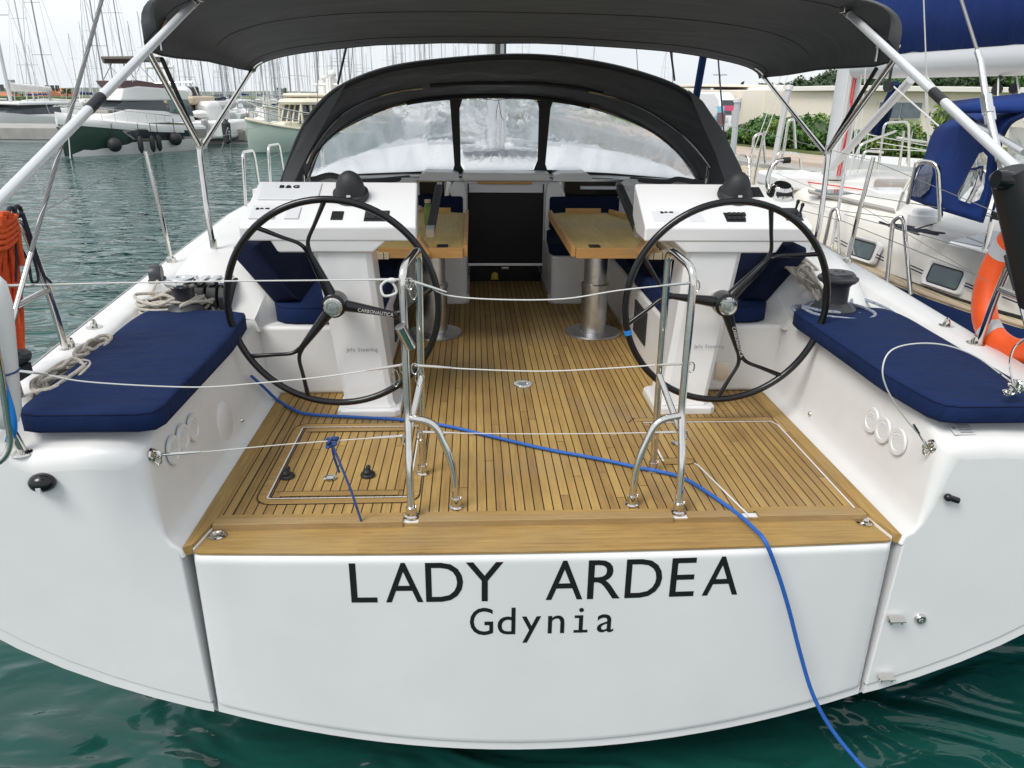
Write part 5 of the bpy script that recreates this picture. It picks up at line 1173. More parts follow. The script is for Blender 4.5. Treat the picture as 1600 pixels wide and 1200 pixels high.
# life sling pod etc. omitted from view; mast and boom
mb_=PZ(1303,269,.72); MX,MY=mb_.x,mb_.y
a=PY(1303,90,MY); lean=(a.x-MX)/(a.z-.7)
m=MB(); m.loft([[V((MX+.10*math.cos(t)+lean*0*(z-.7),MY+.17*math.sin(t),z)) for t in [2*PI*k/16 for k in range(16)]] for z in (.66,15)]); NM=m.done('mast','mast_grey',NB)
m=MB()
for k,c in enumerate((-.10,-.07,.02,.07)): m.tube([(MX+c,MY-.20,.7),(MX+c*1.1,MY-.19,9)],.006,5)
m.done('halyard','cord',NM)
m=MB(); m.tube(cat([(MX-.06,MY-.20,.7),(MX-.03,MY-.22,1.3),(MX-.05,MY-.2,1.5),(MX-.01,MY-.2,2.4)],5),.007,5); m.tube([(MX-.03,MY-.2,.7),(MX-.02,MY-.2,2.5)],.007,5); m.done('halyard','red',NM)
B0=PY(1240,116,MY-.15); B0=V((MX+.0,MY-.2,PY(1303,104,MY).z)); B1=PY(1640,88,5.2)
dB=(B1-B0); B2=B0+dB*1.5
m=MB(); m.tube([B0,B2],.115,18); m.done('boom','mast_grey',NB)
BZ=V((0,0,1)); sd=dB.cross(BZ).normalized(); rows=[]
for k in range(31):
    t=k/30; p=B0+dB*(t*1.5); hgt=.66-.16*t; 
    if t<.03: hgt*=.9
    w_=.15-.03*t; row=[]
    for j in range(13):
        a=j/12*PI; ww=w_*(.85+.35*math.sin(a)) ; x=-math.cos(a)*ww; z=.08+hgt*(math.sin(a)**.55 if 0<j<12 else 0); row.append(p+sd*x*(1 if j not in(0,12) else .7)+V((0,0,z+.02*noise.noise(V((k*.7,j*.5,0))))))
    rows.append(row)
m=MB(); m.grid(rows); m.done('sail_cover','sail_blue',NB,solid=.01,ang=70)
m=MB(); m.obox(PY(1599,92,5.75)+V((0,0,0)),.02,.12,.08); m.done('boom_emblem','blue_band',NB)
# kicker strut, sheets, blocks
tubes('kicker','mast_grey',[[PY(1300,262,MY-.3),PY(1424,124,MY-1.7)]],.035)
t0=B0+dB*.62-V((0,0,.12))
for (u,v) in ((1388,135),(1558,140),(1585,138)):
    m=MB(); q=PY(u,v,MY-2.2 if u<1500 else 5.6); m.lathe([(0,-.015),(.035,-.015),(.04,0),(.035,.015),(0,.015)],q,14,(1,.3,0)); m.tube([q,q+V((0,0,.18))],.01,6); m.done('sheet_block','black',NB)
tubes('mainsheet','cord',[[PY(1388,128,5.9),PY(1470,200,5.3)],[PY(1448,120,6.0),PY(1465,140,5.9)],[PY(1560,122,5.6),PY(1558,190,5.2)],[PY(1588,118,5.6),PY(1600,190,5.0)],[PY(1445,118,6.3),PY(1452,260,6.3)]],.006,n=5)
# rigging wires close to the mast
segs=[]
for u0,v0,u1,v1,y in ((1338,120,1318,262,7.6),(1346,120,1330,262,7.4),(1352,115,1340,270,7.2),(1376,120,1300,240,6.8),(1205,160,1168,262,8.6),(1253,60,1162,300,8.8),(1448,120,1455,300,5.9)):
    a=PY(u0,v0,y); b=PY(u1,v1,y); segs.append([a+(a-b)*3,b])
tubes('shroud','cord',segs,.005,n=5)
# foredeck rails
for pts in ([(1173,262),(1178,212),(1192,207),(1196,255)],[(1206,285),(1214,238),(1250,240),(1254,290)],[(1222,250),(1232,188),(1240,186),(1243,232)],[(1140,300),(1150,240),(1170,243),(1172,300)]):
    nhoop([PY(u,v,8.9 if v<292 else 8.6) for u,v in pts],.016)
for pts in ([(1372,265),(1382,192),(1420,190),(1420,262)],[(1400,215),(1462,225),(1530,238)],[(1330,260),(1345,225),(1400,205)],[(1340,280),(1350,235),(1380,238)],[(1405,262),(1412,205)]):
    nhoop([PY(u,v,9.5) for u,v in pts],.016)
segs=[]
for (u0,v0,u1,v1,y) in ((1345,208,1540,245,9.5),(1360,232,1530,240,9.5),(1163,268,1300,300,8.7),(1160,285,1280,330,8),(1370,222,1540,250,9.2)): segs.append([PY(u0,v0,y),PY(u1,v1,y)])
tubes('guard_wire','fender_white',segs,.005,n=5)
# another boat's bow in front of the quay (white)
t=thing('moored_boat','white bow of another moored boat between the neighbour and the hedge','boat',(9.0,12.5,WZ))
m=MB(); rg=[]
for k,(x,y,hw,h) in enumerate(((6.9,15.5,.06,.40),(7.3,15.0,.5,.36),(8.3,13.6,1.2,.32),(9.6,11.8,1.6,.30),(12,8.4,1.7,.30))):
    d=V((.58,-.81,0)); n=V((.81,.58,0)); c=V((x,y,0)); rg.append([c-n*hw+V((0,0,h)),c-n*hw*.8+V((0,0,WZ)),c+n*hw*.8+V((0,0,WZ)),c+n*hw+V((0,0,h))])
m.loft(rg); m.done('hull','boat_white',t,ang=50)
m=MB(); d=V((.58,-.81,0)); n=V((.81,.58,0)); m.obox((9.6,11.9,.42),1.6,2.6,.28,Matrix((n,d,V((0,0,1)))).transposed()); m.done('cabin','boat_white',t,bev=.08)
m=MB(); 
for k in range(5):
    c=V((7.5,14.8,.34))+d*k*.9-n*(.45+.2*k if k<3 else 1.0); m.tube([c,c+V((0,0,.55))],.014,6)
m.done('stanchion','steel',t)
# ================================================================ RIGHT BANK
def arcs(): pass
QZ=-.18
def gp(u,v,z=QZ): return PZ(u,v,z)
# quay block: front edge line in plan
q0=gp(1085,236); 
Q=[V((6.2,30,0)),V((8.0,21.0,0)),V((11.2,16.8,0)),V((16.5,12.6,0)),V((26,7,0)),V((45,-2,0))]
F_=[PZ(1140,266,QZ),PZ(1290,283,QZ)]
m=MB(); poly=[(5.5,60),(6.0,24.0),(7.6,18.0),(10.4,15.4),(16,13.0),(24,8),(40,-4),(400,-4),(400,60)]
m.prism(poly,WZ-.5,QZ,ax=2); o=m.done('quay','concrete',None,flat=True); tag(o,None,None) if 0 else None; o['kind']='structure'
m=MB(); m.prism([(6.3,60),(6.8,24.3),(8.3,18.8),(10.9,16.4),(16.5,14.0),(24.6,9),(40,-3),(400,-3),(400,60)],QZ-.2,QZ+.10,ax=2); o=m.done('promenade','paving',None,bev=.02); o['kind']='structure'
GZ=QZ+.10
m=MB(); m.prism([(7.2,60),(8.3,26.0),(9.4,21.6),(12.5,18.7),(20,15.0),(30,8),(400,8),(400,60)],GZ-.1,GZ+.05,ax=2); o=m.done('lawn','grass',None,flat=True); o['kind']='structure'
# rip-rap stones below the quay
rnd=random.Random(5)
for k in range(46):
    t=k/45; y=26-13.5*t; x=5.6+ (0 if y>24 else (24-y)*.24 if y>18 else 1.5+(18-y)*.85)-rnd.uniform(.0,.7)
    m=MB(); bmesh.ops.create_icosphere(m.bm,subdivisions=2,radius=rnd.uniform(.18,.34)); 
    sc=(rnd.uniform(.8,1.4),rnd.uniform(.8,1.3),rnd.uniform(.5,.8)); sd_=rnd.uniform(0,99)
    for v in m.bm.verts: v.co=V((v.co.x*sc[0],v.co.y*sc[1],v.co.z*sc[2]))*(1+.35*noise.noise(v.co*4+V((sd_,0,0))))+V((x,y,WZ+rnd.uniform(.0,.42)))
    o=m.done('shore_rock','stone',None,ang=20); org(o,(x,y,WZ)); tag(o,'rough brown boulder in the rubble under the quay edge','rock','boulders along the foot of the quay')
# ---- foliage helper
def leaves(m,c,rad,n,size,rnd,shell=.55,mi=0):
    m.mi=mi
    for i in range(n):
        d=V((rnd.gauss(0,1),rnd.gauss(0,1),rnd.gauss(0,1))).normalized(); r=rnd.uniform(shell,1)
        bump_=1+.22*noise.noise(d*2.5+V(c)*.7)
        p=V(c)+V((d.x*rad[0],d.y*rad[1],d.z*rad[2]))*r*bump_; s=size*rnd.uniform(.6,1.3)
        n_=(d*.7+V((rnd.uniform(-1,1),rnd.uniform(-1,1),rnd.uniform(-.3,1)))).normalized(); u=n_.orthogonal().normalized(); w=n_.cross(u); a=rnd.uniform(0,6.28); u,w=u*math.cos(a)+w*math.sin(a),w*math.cos(a)-u*math.sin(a)
        m.f([m.v(p-u*s),m.v(p+w*s*.5),m.v(p+u*s),m.v(p-w*s*.5)])
def bush(label,c,rad,n,size,seed,mats=('leaf','leaf_light'),name='hedge_bush',group=None,cat_='bush'):
    rnd=random.Random(seed); t=thing(name,label,cat_,(c[0],c[1],GZ),group); m=MB()
    k=10
    for j in range(k):
        q=(c[0]+rnd.uniform(-.55,.55)*rad[0],c[1]+rnd.uniform(-.5,.5)*rad[1],c[2]+rnd.uniform(-.35,.35)*rad[2]); f=rnd.uniform(.45,.7)
        leaves(m,q,(rad[0]*f,rad[1]*f,rad[2]*f),n//k,size,rnd,.5,0 if rnd.random()<.75 else 1)
    leaves(m,(c[0],c[1],c[2]-rad[2]*.2),(rad[0]*.95,rad[1]*.9,rad[2]*.8),n//3,size,rnd,.6,0)
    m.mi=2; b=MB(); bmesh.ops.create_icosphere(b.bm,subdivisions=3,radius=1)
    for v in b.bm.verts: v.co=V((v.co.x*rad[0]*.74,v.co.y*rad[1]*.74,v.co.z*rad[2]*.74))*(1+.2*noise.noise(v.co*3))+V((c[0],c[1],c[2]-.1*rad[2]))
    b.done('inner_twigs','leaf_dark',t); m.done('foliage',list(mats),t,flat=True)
    m=MB(); m.tube([(c[0],c[1],GZ),(c[0],c[1],c[2])],.04,6); m.done('stem','bark',t)
    return t
def hb_(u0,v0,u1,v1,y): # bush box from photo extents at distance y
    a=PY(u0,v0,y); b=PY(u1,v1,y); return ((a.x+b.x)/2,y,(a.z+b.z)/2),((b.x-a.x)/2*1.05,.8,(a.z-b.z)/2*1.08)
for i,(bx,lb) in enumerate((((1143,188,1190,222,26),'low dark green hedge bush furthest left, behind the pink sign'),((1172,178,1222,226,25),'rounded green hedge bush left of the white rail pole'),((1205,180,1262,230,24),'rounded green hedge bush in the middle of the left hedge'),((1248,178,1300,236,23),'green hedge bush just left of the neighbour mast'),((1318,200,1372,250,21.5),'small green hedge bush just right of the neighbour mast'),((1366,186,1432,246,21),'tall light green bush right of the mast in front of the white building'),((1418,205,1482,250,20.5),'yellow green bush touching the blue sprayhood'))):
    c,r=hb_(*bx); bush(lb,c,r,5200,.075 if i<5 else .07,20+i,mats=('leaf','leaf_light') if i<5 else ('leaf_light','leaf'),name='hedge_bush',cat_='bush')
# yellow flowering shrub behind awning
c,r=hb_(1470,150,1530,215,16); bush('yellow leaved shrub peeping out above the blue sprayhood',c,r,1500,.07,77,mats=('leaf_light','leaf'),name='garden_shrub',cat_='shrub')
# ---- buildings
def bld(name,label): return thing(name,label,'building',(20,34,GZ))
b=bld('harbour_building','long low cream harbour building with flat roofs behind the hedge')
y0=33.0
def bx(u0,v0,u1,v1,y,dep=8,z0=GZ):
    a=PY(u0,v0,y); c=PY(u1,v1,y); return a.x,c.x,y,y+dep,z0,a.z
m=MB(); m.box(*bx(1085,140,1282,200,y0,8)); m.done('wall','plaster',b,bev=.03)
m=MB(); m.box(*bx(1195,140,1345,210,y0-3,10)); m.done('wall','plaster',b,bev=.03)
m=MB(); x0,x1,ya,yb,z0,z1=bx(1085,131,1232,150,y0+1,6,2); m.box(x0,x1,ya,yb,1.8,z1); m.done('roof_storey','plaster',b,bev=.02)
m=MB(); x0,x1,ya,yb,z0,z1=bx(1330,142,1545,215,y0-8,14); m.box(x0,x1+4,ya,yb,z0,z1); m.done('wall','plaster',b,bev=.03)
m=MB(); m.box(x0-.2,x1+4.2,ya-.35,yb,z1,z1+.16); m.done('roof_slab','plaster_white',b,bev=.02)
xw0=PY(1372,162,y0-8).x; xw1=PY(1440,162,y0-8).x; zt=PY(1400,160,y0-8).z; zb=PY(1400,184,y0-8).z
W=MB(); W.box(xw0,xw1,y0-8.06,y0-7.9,zb-.05,zt+.05); W=W.done('window_band','plaster_white',b)
for k,(a_,c_) in enumerate(((.02,.28),(.31,.5),(.53,.98))):
    m=MB(); m.box(xw0+(xw1-xw0)*a_,xw0+(xw1-xw0)*c_,y0-8.1,y0-8.065,zb,zt); m.done('pane','glass_grey',W)
m=MB()
for k in range(6): 
    a=PY(1133,154+k*2.6,y0-.4); c=PY(1170,154+k*2.6,y0-.4); m.box(a.x,c.x,y0-.5,y0-.1,a.z-.02,a.z+.02)
m.done('sun_louvre','taupe',b)
a=PY(1108,156,y0-.1); c=PY(1128,186,y0-.1); m=MB(); m.box(a.x,c.x,y0-.15,y0+.05,c.z,a.z); m.done('doorway','tan',b)
# far apartment at right horizon, on hill: low white houses
for i,(u0,v0,u1,v1,y) in enumerate(((1088,131,1112,150,44),)):
    t=thing('white_annex','small white flat roofed annex left of the harbour building','building',(PY(u0,v1,y).x,y,GZ)); m=MB(); m.box(*bx(u0,v0,u1,200,y,5)); m.done('wall','plaster_white',t); m=MB(); a=PY(u0+3,v0+4,y-.05); c=PY(u1-3,v0+12,y-.05); m.box(a.x,c.x,y-.08,y,c.z,a.z); m.done('window','glass_grey',t)
# signs and van
p=PY(1120,180,27)
t=thing('advertising_panel','blue and pink advertising panels standing left of the hedge','sign',(p.x,27,GZ))
a=PY(1117,166,27); c=PY(1128,204,27); m=MB(); m.box(a.x,c.x,27,27.08,c.z,a.z); m.done('blue_panel','cyan',t)
a=PY(1131,165,27.2); c=PY(1147,173,27.2); m=MB(); m.box(a.x,c.x,27.2,27.28,c.z,a.z); m.done('pink_panel','pink',t)
a=PY(1122,176,26.8); c=PY(1132,198,26.8); m=MB(); m.box(a.x,c.x,26.8,26.88,c.z,a.z); m.done('rose_panel','maroon',t)
m=MB(); m.tube([PY(1119,204,27),PY(1119,230,27)],.04,6); m.tube([PY(1145,173,27.2),PY(1145,215,27.2)],.04,6); m.done('post','mast_grey',t)
p=PY(1135,212,28); t=thing('parked_van','small white van parked behind the advertising panel','van',(p.x,28,GZ))
a=PY(1126,176,28); c=PY(1150,212,28); Zg=GZ+.05
m=MB(); m.prism([(28.0,Zg+.25),(28.0,Zg+.8),(28.3,Zg+1.35),(29.0,Zg+1.6),(32,Zg+1.6),(32,Zg+.25)],a.x,c.x,ax=0); m.done('body','van_white',t,bev=.08)
m=MB(); m.prism([(27.99,Zg+.86),(28.27,Zg+1.33),(28.29,Zg+1.33),(28.03,Zg+.86)],a.x+.1,c.x-.1,ax=0); m.done('windscreen','glass_dark',t)
for xx in (a.x+.05,c.x-.05):
    for yy in (28.6,31.2):
        m=MB(); m.lathe([(0,-.1),(.3,-.1),(.3,.1),(0,.1)],(xx,yy,Zg+.3),16,(1,0,0)); m.done('wheel','rubber',t)
for xx in (a.x+.15,c.x-.15): m=MB(); m.obox((xx,27.98,Zg+.7),.2,.04,.14); m.done('headlight','fender_white',t)
t=thing('round_mirror_sign','round grey traffic mirror on a pole left of the advertising panel','sign',PY(1110,215,26)); m=MB(); m.lathe([(0,0),(.22,0),(.22,.04),(0,.05)],PY(1110,174,26),20,(0,-1,0)); m.done('disc','pad_grey',t); m=MB(); m.tube([PY(1110,182,26.05),PY(1110,222,26.05)],.03,6); m.done('pole','mast_grey',t)
for u,v,y,lb in ((1125,118,60,'thin street lamp rising behind the cream harbour building'),):
    t=thing('street_lamp',lb,'lamp',(PY(u,v,y).x,y,GZ)); m=MB(); a=PY(u,v,y); m.tube([(a.x,y,GZ),a],.06,6); m.done('pole','mast_grey',t); m=MB(); m.box(a.x-.5,a.x+.5,y-.1,y+.1,a.z,a.z+.1); m.done('lamp_head','mast_grey',t)
# white post near the quay (left of hedge) and tall poles
for (u0,v0,u1,v1,y,r,lb) in ((1152,160,1142,262,14,.055,'pale grey mooring post standing left of the hedge'),(1232,140,1204,268,12,.05,'leaning white pole in front of the middle hedge'),):
    t=thing('mooring_pole',lb,'pole',PY(u1,v1,y)); m=MB(); m.tube([PY(u0,v0,y),PY(u1,v1+14,y)],r,8); m.done('shaft','mast_grey',t); m=MB(); m.lathe([(0,0),(r*1.3,0),(r*1.3,.06),(0,.07)],PY(u0,v0,y),10); m.done('cap','fender_white',t)
# slanted blue covered furled sail (foresail) beyond hood
m=MB(); m.tube([PY(1102,70,12),PY(1088,150,12.5),PY(1078,205,13)],.06,8); o=m.done('furled_sail','navy',None); org(o,PY(1088,150,12.5)); tag(o,'slanting navy furled sail showing above the right side of the sprayhood','sail')
m=MB(); m.tube([PY(1400,130,11),PY(1372,205,11.5)],.075,8,rr=[.05,.11]); o=m.done('furled_sail','navy',None); org(o,PY(1386,165,11)); tag(o,'short navy sail cover hanging right of the neighbour mast, before the window','sail')
m=MB(); 
for (a_,b_) in (((1122,90,9),(1136,270,9)),): m.tube([PY(*a_)+(PY(*a_)-PY(*b_))*2,PY(*b_)],.009,6)
o=m.done('rigging_wire','rubber',None); org(o,PY(1130,200,9)); tag(o,'thin black rigging wire passing left of the hedge','wire')
# ---- hill
m=MB(); rows=[]
for j in range(14):
    y=150+j*16; row=[]
    for i in range(91):
        u=1150+i*9; x=PY(u,146,y).x
        k=[(1150,149),(1200,141),(1240,134),(1280,123),(1320,116),(1370,112),(1430,108),(1500,112),(1600,112),(1960,90)]
        for (a,p),(b_,q) in zip(k,k[1:]):
            if a<=u<=b_: hv=p+(q-p)*(u-a)/(b_-a)
        zt=PY(u,hv,358).z; s=min(1,(j/13)**.9); z=GZ+(zt-GZ)*s+ (2.0*noise.noise(V((x*.04,y*.04,0)))+.9*noise.noise(V((x*.2,y*.2,5))))*min(1,j/3)*(.4+.6*(hv<147)); row.append(V((x,y,z)))
    rows.append(row)
m.grid(rows); HB=m.done('hill','hill_leaf',None,ang=180); HB['kind']='structure'
rnd=random.Random(31); m=MB()
for i in range(900):
    j=int(rnd.uniform(2,13)); i2=int(rnd.uniform(2,89)); p=rows[j][i2]; r=rnd.uniform(1.2,2.6)
    leaves(m,(p.x+rnd.uniform(-4,4),p.y,p.z+r*.5),(r*1.2,r,r*.9),26,.85,rnd,.5,0 if rnd.random()<.6 else 1)
o=m.done('woodland','leaf_dark',None,flat=True); o.data.materials.append(MT['hill_leaf']); o['kind']='stuff'; tag(o,'dense dark green trees covering the hillside on the right','wood',kind='stuff')
# trees between building and hill (right)
def tree(label,u,v,y,h,seed,mats=('leaf_dark','leaf'),w=1.0,group=None):
    rnd=random.Random(seed); a=PY(u,v,y); zt=a.z; c=V((a.x,y,GZ)); t=thing('leafy_tree',label,'tree',c,group)
    m=MB(); H=zt-GZ; m.tube(cat([c,c+V((.1,0,H*.35)),c+V((-.05,0,H*.7))],4),.2,8,rr=None)
    for k in range(5): a_=rnd.uniform(0,6.28); m.tube([c+V((0,0,H*.4)),c+V((math.cos(a_)*H*.2,math.sin(a_)*H*.2,H*.7))],.07,5)
    m.done('trunk','bark',t); m=MB()
    for k in range(14): leaves(m,(c.x+rnd.uniform(-.33,.33)*H*w,y+rnd.uniform(-.25,.25)*H,zt-H*rnd.uniform(.12,.62)),(H*.2,H*.2,H*.15),140,.06*H,rnd,.3,0 if rnd.random()<.6 else 1)
    m.done('crown',list(mats),t,flat=True); return t
for i,(u,v,y,lb) in enumerate(((1330,118,75,'dark leafy tree over the roof just right of the neighbour mast'),(1372,118,72,'leafy tree above the flat roof, left of the kicker strut'),(1430,114,70,'leafy tree above the middle of the flat roof'),(1500,112,66,'leafy tree behind the roof end, left of the mainsheet blocks'),(1560,108,60,'bright green leafy tree above the blue awning near the right edge'),(1610,106,58,'leafy tree cut off by the right edge of the picture'))):
    tree(lb,u,v,y,5,50+i,w=1.3)
# ================================================================ LEFT: QUAY, BOATS, MASTS
t=thing('concrete_pontoon','long concrete pontoon behind the big motor yacht','pontoon',(-22,41,WZ))
a=PZ(0,224,WZ); 
PT=PY(0,199,40.6).z; m=MB(); m.box(-70,-9,40.6,45.5,WZ+.12,PT); m.done('deck_slab','concrete',t,bev=.04)
m=MB(); m.box(-70,-7,40.7,45.4,WZ-.2,WZ+.12); m.done('float','fender_white',t)
m=MB()
for x in (-60,-52,-44,-36,-28,-24,-20,-16,-12): m.box(x,x+.25,40.52,40.6,WZ+.2,PT)
m.done('pile_guard','taupe',t)
def loft_hull(secs,m):
    # secs: (x, halfbeam_deck, zdeck, halfbeam_wl, zkeel)
    rg=[]
    for x,b,z,w,k in secs: rg.append([V((x,b,z)),V((x,b*.97+w*.03,z*.7)),V((x,(b+w)/2*.98,z*.35)),V((x,w,.02)),V((x,w*.6,k*.6)),V((x,0,k)),V((x,-w*.6,k*.6)),V((x,-w,.02)),V((x,-(b+w)/2*.98,z*.35)),V((x,-b*.97-w*.03,z*.7)),V((x,-b,z))])
    m.loft(rg,closed=True,caps=True)
# --- big flybridge motor yacht (local: +x bow)
def place(t,loc,heading): t.location=loc; t.rotation_euler=(0,0,heading)
MY_=thing('motor_yacht','white flybridge motor yacht with dark green hull and round black fenders','motor yacht')
m=MB(); loft_hull([(-6.0,2.0,1.55,1.8,-.5),(-3,2.1,1.6,1.95,-.6),(0,2.1,1.75,1.8,-.6),(2.5,1.95,1.95,1.35,-.6),(4.3,1.5,2.12,.7,-.45),(5.6,.9,2.25,.25,-.2),(6.6,.30,2.33,.03,.35),(7.0,.05,2.36,.01,1.6)],m); m.done('hull','dark_green_hull',MY_,ang=40)
m=MB(); rg=[]
for x,w in ((-6.02,1.83),(-3,1.98),(0,1.86),(2.5,1.45),(4.3,.84),(5.6,.36),(6.4,.10)):
    rg.append([V((x,w*1.0,-.1)),V((x,w*1.03+.02,.1)),V((x,w*1.10+.04,.80)),V((x,-w*1.10-.04,.80)),V((x,-w*1.03-.02,.1)),V((x,-w,-.1))])
m.loft(rg); m.done('boot_stripe','boat_white',MY_,ang=40)
m=MB(); rg=[]
for x,b,z in ((-6.0,2.0,1.5),(-3,2.12,1.6),(0,2.13,1.75),(2.5,1.98,1.95),(4.3,1.55,2.12),(5.6,.98,2.25),(6.6,.38,2.33),(7.15,.03,2.38)):
    rg.append([V((x,b+.03,z-.32)),V((x,b+.07,z-.1)),V((x,b+.03,z+.12)),V((x,b*.85,z+.22)),V((x,b*.4,z+.34)),V((x,-b*.4,z+.34)),V((x,-b*.85,z+.22)),V((x,-b-.03,z+.12)),V((x,-b-.07,z-.1)),V((x,-b-.03,z-.32))])
m.loft(rg); m.done('deck','boat_white',MY_,ang=45)
m=MB(); rg=[]
for x,b,z in ((3.9,.5,2.45),(3.0,1.1,2.62),(1.6,1.5,2.80),(-5,1.65,2.6)): rg.append([V((x,b+.25,2.0)),V((x,b,z)),V((x,-b,z)),V((x,-b-.25,2.0))])
m.loft(rg); m.done('coachroof','boat_white',MY_,bev=.06,ang=40)
m=MB(); m.loft([[V((x,y,z)) for x,y,z in r] for r in ([(3.0,1.0,2.64),(-2.4,1.62,2.64),(-2.4,-1.62,2.64),(3.0,-1.0,2.64)],[(1.6,1.0,3.25),(-2.0,1.5,3.30),(-2.0,-1.5,3.30),(1.6,-1.0,3.25)])]); m.done('wheelhouse_glass','glass_dark',MY_,bev=.03)
m=MB(); m.loft([[V((x,y,z)) for x,y,z in r] for r in ([(2.1,1.15,3.22),(.8,1.55,3.22),(-4.6,1.75,3.22),(-4.6,-1.75,3.22),(.8,-1.55,3.22),(2.1,-1.15,3.22)],[(1.6,1.1,3.8),(.5,1.6,3.95),(-4.9,1.8,3.75),(-4.9,-1.8,3.75),(.5,-1.6,3.95),(1.6,-1.1,3.8)])]); m.done('flybridge','boat_white',MY_,bev=.12,seg=3)
m=MB(); m.loft([[V((x,y,z)) for x,y,z in r] for r in ([(1.5,1.0,3.78),(.4,1.45,3.9),(-3.2,1.6,3.75),(-3.2,-1.6,3.75),(.4,-1.45,3.9),(1.5,-1.0,3.78)],[(1.9,1.1,4.15),(.5,1.6,4.2),(-3.4,1.7,3.95),(-3.4,-1.7,3.95),(.5,-1.6,4.2),(1.9,-1.1,4.15)])]); m.done('flybridge_screen','maroon',MY_)
m=MB(); m.poly([(-2.4,1.70,2.62),(-2.4,1.55,3.25),(-4.6,1.74,3.25),(-5.0,1.8,2.4)]); m.done('side_glass','glass_grey',MY_,solid=.03,flat=True)
m=MB(); m.poly([(2.8,1.85,1.50),(1.6,2.10,1.62),(-4.2,2.16,1.42),(-4.2,2.08,1.0),(2.0,2.0,1.05)]); m.done('hull_window','glass_dark',MY_,solid=.05,flat=True)
m=MB(); m.poly([(3.1,1.82,1.60),(1.6,2.12,1.7),(-5.9,2.12,1.45),(-5.9,2.02,.6),(-1,2.02,.75),(2.2,1.9,.98)]); m.done('hull_panel','taupe',MY_,solid=.03,flat=True)
m=MB()
for k in range(10):
    x=6.3-k*.95; b=[.5,1.0,1.45,1.75,1.95,2.05,2.08,2.08,2.08,2.08][k]; z=2.4-.07*k; m.tube([(x,b,z),(x+.1,b+.02,z+.6)],.018,5)
m.tube(cat([(7.2,0,2.95),(6.4,.52,3.0),(5.45,1.02,2.95),(4.5,1.47,2.88),(3.55,1.77,2.8),(1.7,2.07,2.7),(-2,2.1,2.45)],4),.022,6); m.tube(cat([(7.2,0,2.95),(6.4,-.52,3.0),(5.45,-1.02,2.95),(4.5,-1.47,2.88),(3.55,-1.77,2.8),(1.7,-2.07,2.7)],4),.022,6)
m.done('guard_rail','steel',MY_)
m=MB(); m.box(1.0,3.1,-.8,.8,2.62,2.78); m.done('sun_pad','taupe',MY_,bev=.05)
m=MB(); m.tube([(.4,-1.5,5.15),(-2.6,-1.5,5.2)],.16,8); m.tube([(.6,1.5,5.15),(-2.6,1.5,5.2)],.10,8); m.loft([[V((x,y,z+dz)) for x,y,z in ((.6,-1.5,5.2),(.6,1.5,5.2),(-2.6,1.5,5.25),(-2.6,-1.5,5.25))] for dz in (0,.14)]); m.done('folded_bimini','brown_canvas',MY_,bev=.04)
m=MB()
for y in (-1.45,1.45): m.tube([(.9,y,4.1),(-.6,y,5.2)],.03,6); m.tube([(-3.2,y,3.8),(-1.4,y,5.2)],.03,6); m.tube([(-2.0,y,3.8),(.4,y,5.2)],.02,6)
m.done('bimini_frame','steel',MY_)
m=MB(); m.tube([(-3.6,-1.4,3.8),(-3.9,-1.3,4.9),(-3.9,1.3,4.9),(-3.6,1.4,3.8)],.09,8); m.ball((-3.9,.6,5.2),.28,(1,1,.9)); m.ball((-3.9,-.6,5.15),.2); m.tube([(-3.9,0,4.9),(-3.9,0,6.0)],.03,6); m.done('radar_arch','boat_white',MY_)
m=MB(); m.obox((6.9,0,1.95),.5,.3,.2,Matrix.Rotation(R(30),3,'Y')); m.tube([(6.9,0,2.2),(6.3,0,.9)],.07,8); m.done('anchor','steel',MY_)
a=PZ(112,244,WZ); b_=PZ(290,231,WZ)
for ch in MY_.children:
    for vv in ch.data.vertices: z=vv.co.z; vv.co.z=z*.90 if z<2.4 else 2.16+(z-2.4)*1.22
MY_.scale=(.50,.58,.66); place(MY_,(-14.8,35.0,WZ),R(244.7))
def my_w(p): return MY_.location+Matrix.Rotation(R(244.7),3,'Z')@V((p[0]*.50,p[1]*.58,p[2]*.86*.66))
def fender_ball(c,r,lb):
    t=thing('ball_fender',lb,'fender',c); m=MB(); m.ball(c,r,(1,1,1.05),20,12); m.done('ball','rubber',t); m=MB(); m.tube([V(c)+V((0,0,r*.95)),V(c)+V((0,0,r+.55))],.015,6); m.done('lanyard','black',t)
fender_ball(my_w((4.0,1.80,.75)),.27,'round black ball fender on the middle of the green motor yacht hull'); fender_ball(my_w((-1.7,2.45,.95)),.27,'round black ball fender at the stern of the green motor yacht'); fender_ball(my_w((5.7,-1.5,.9)),.26,'round black fender on the far side of the green motor yacht bow')
for k,x in enumerate((2.05,.8,.1)):
    c=my_w((x,2.40,.75)); t=thing('long_fender',['long black fender nearest the ball fender on the green hull','long black fender, middle of the three on the green hull','long black fender furthest aft on the green hull'][k],'fender',c); m=MB(); m.lathe([(0,-.40),(.04,-.36),(.105,-.22),(.11,.2),(.04,.3),(0,.31)],c,14); m.done('body','rubber',t); m=MB(); m.tube([c+V((0,0,.3)),c+V((0,0,.8))],.015,5); m.done('lanyard','black',t)
def line(label,pts,r=.025,mat='cord'):
    m=MB(); m.tube(pts,r,6); o=m.done('mooring_line',mat,None); org(o,pts[0]); tag(o,label,'rope')
line('white mooring line running down from the motor yacht bow to the left',[my_w((6.9,.4,2.1)),PZ(50,255,WZ)],.02); line('white mooring line dropping straight from the motor yacht bow',[my_w((6.7,.5,2.0)),PZ(110,248,WZ)],.02)
line('pale mooring line hanging in front of the green hull',[my_w((5.5,1.0,2.1)),PZ(122,240,WZ)],.02)
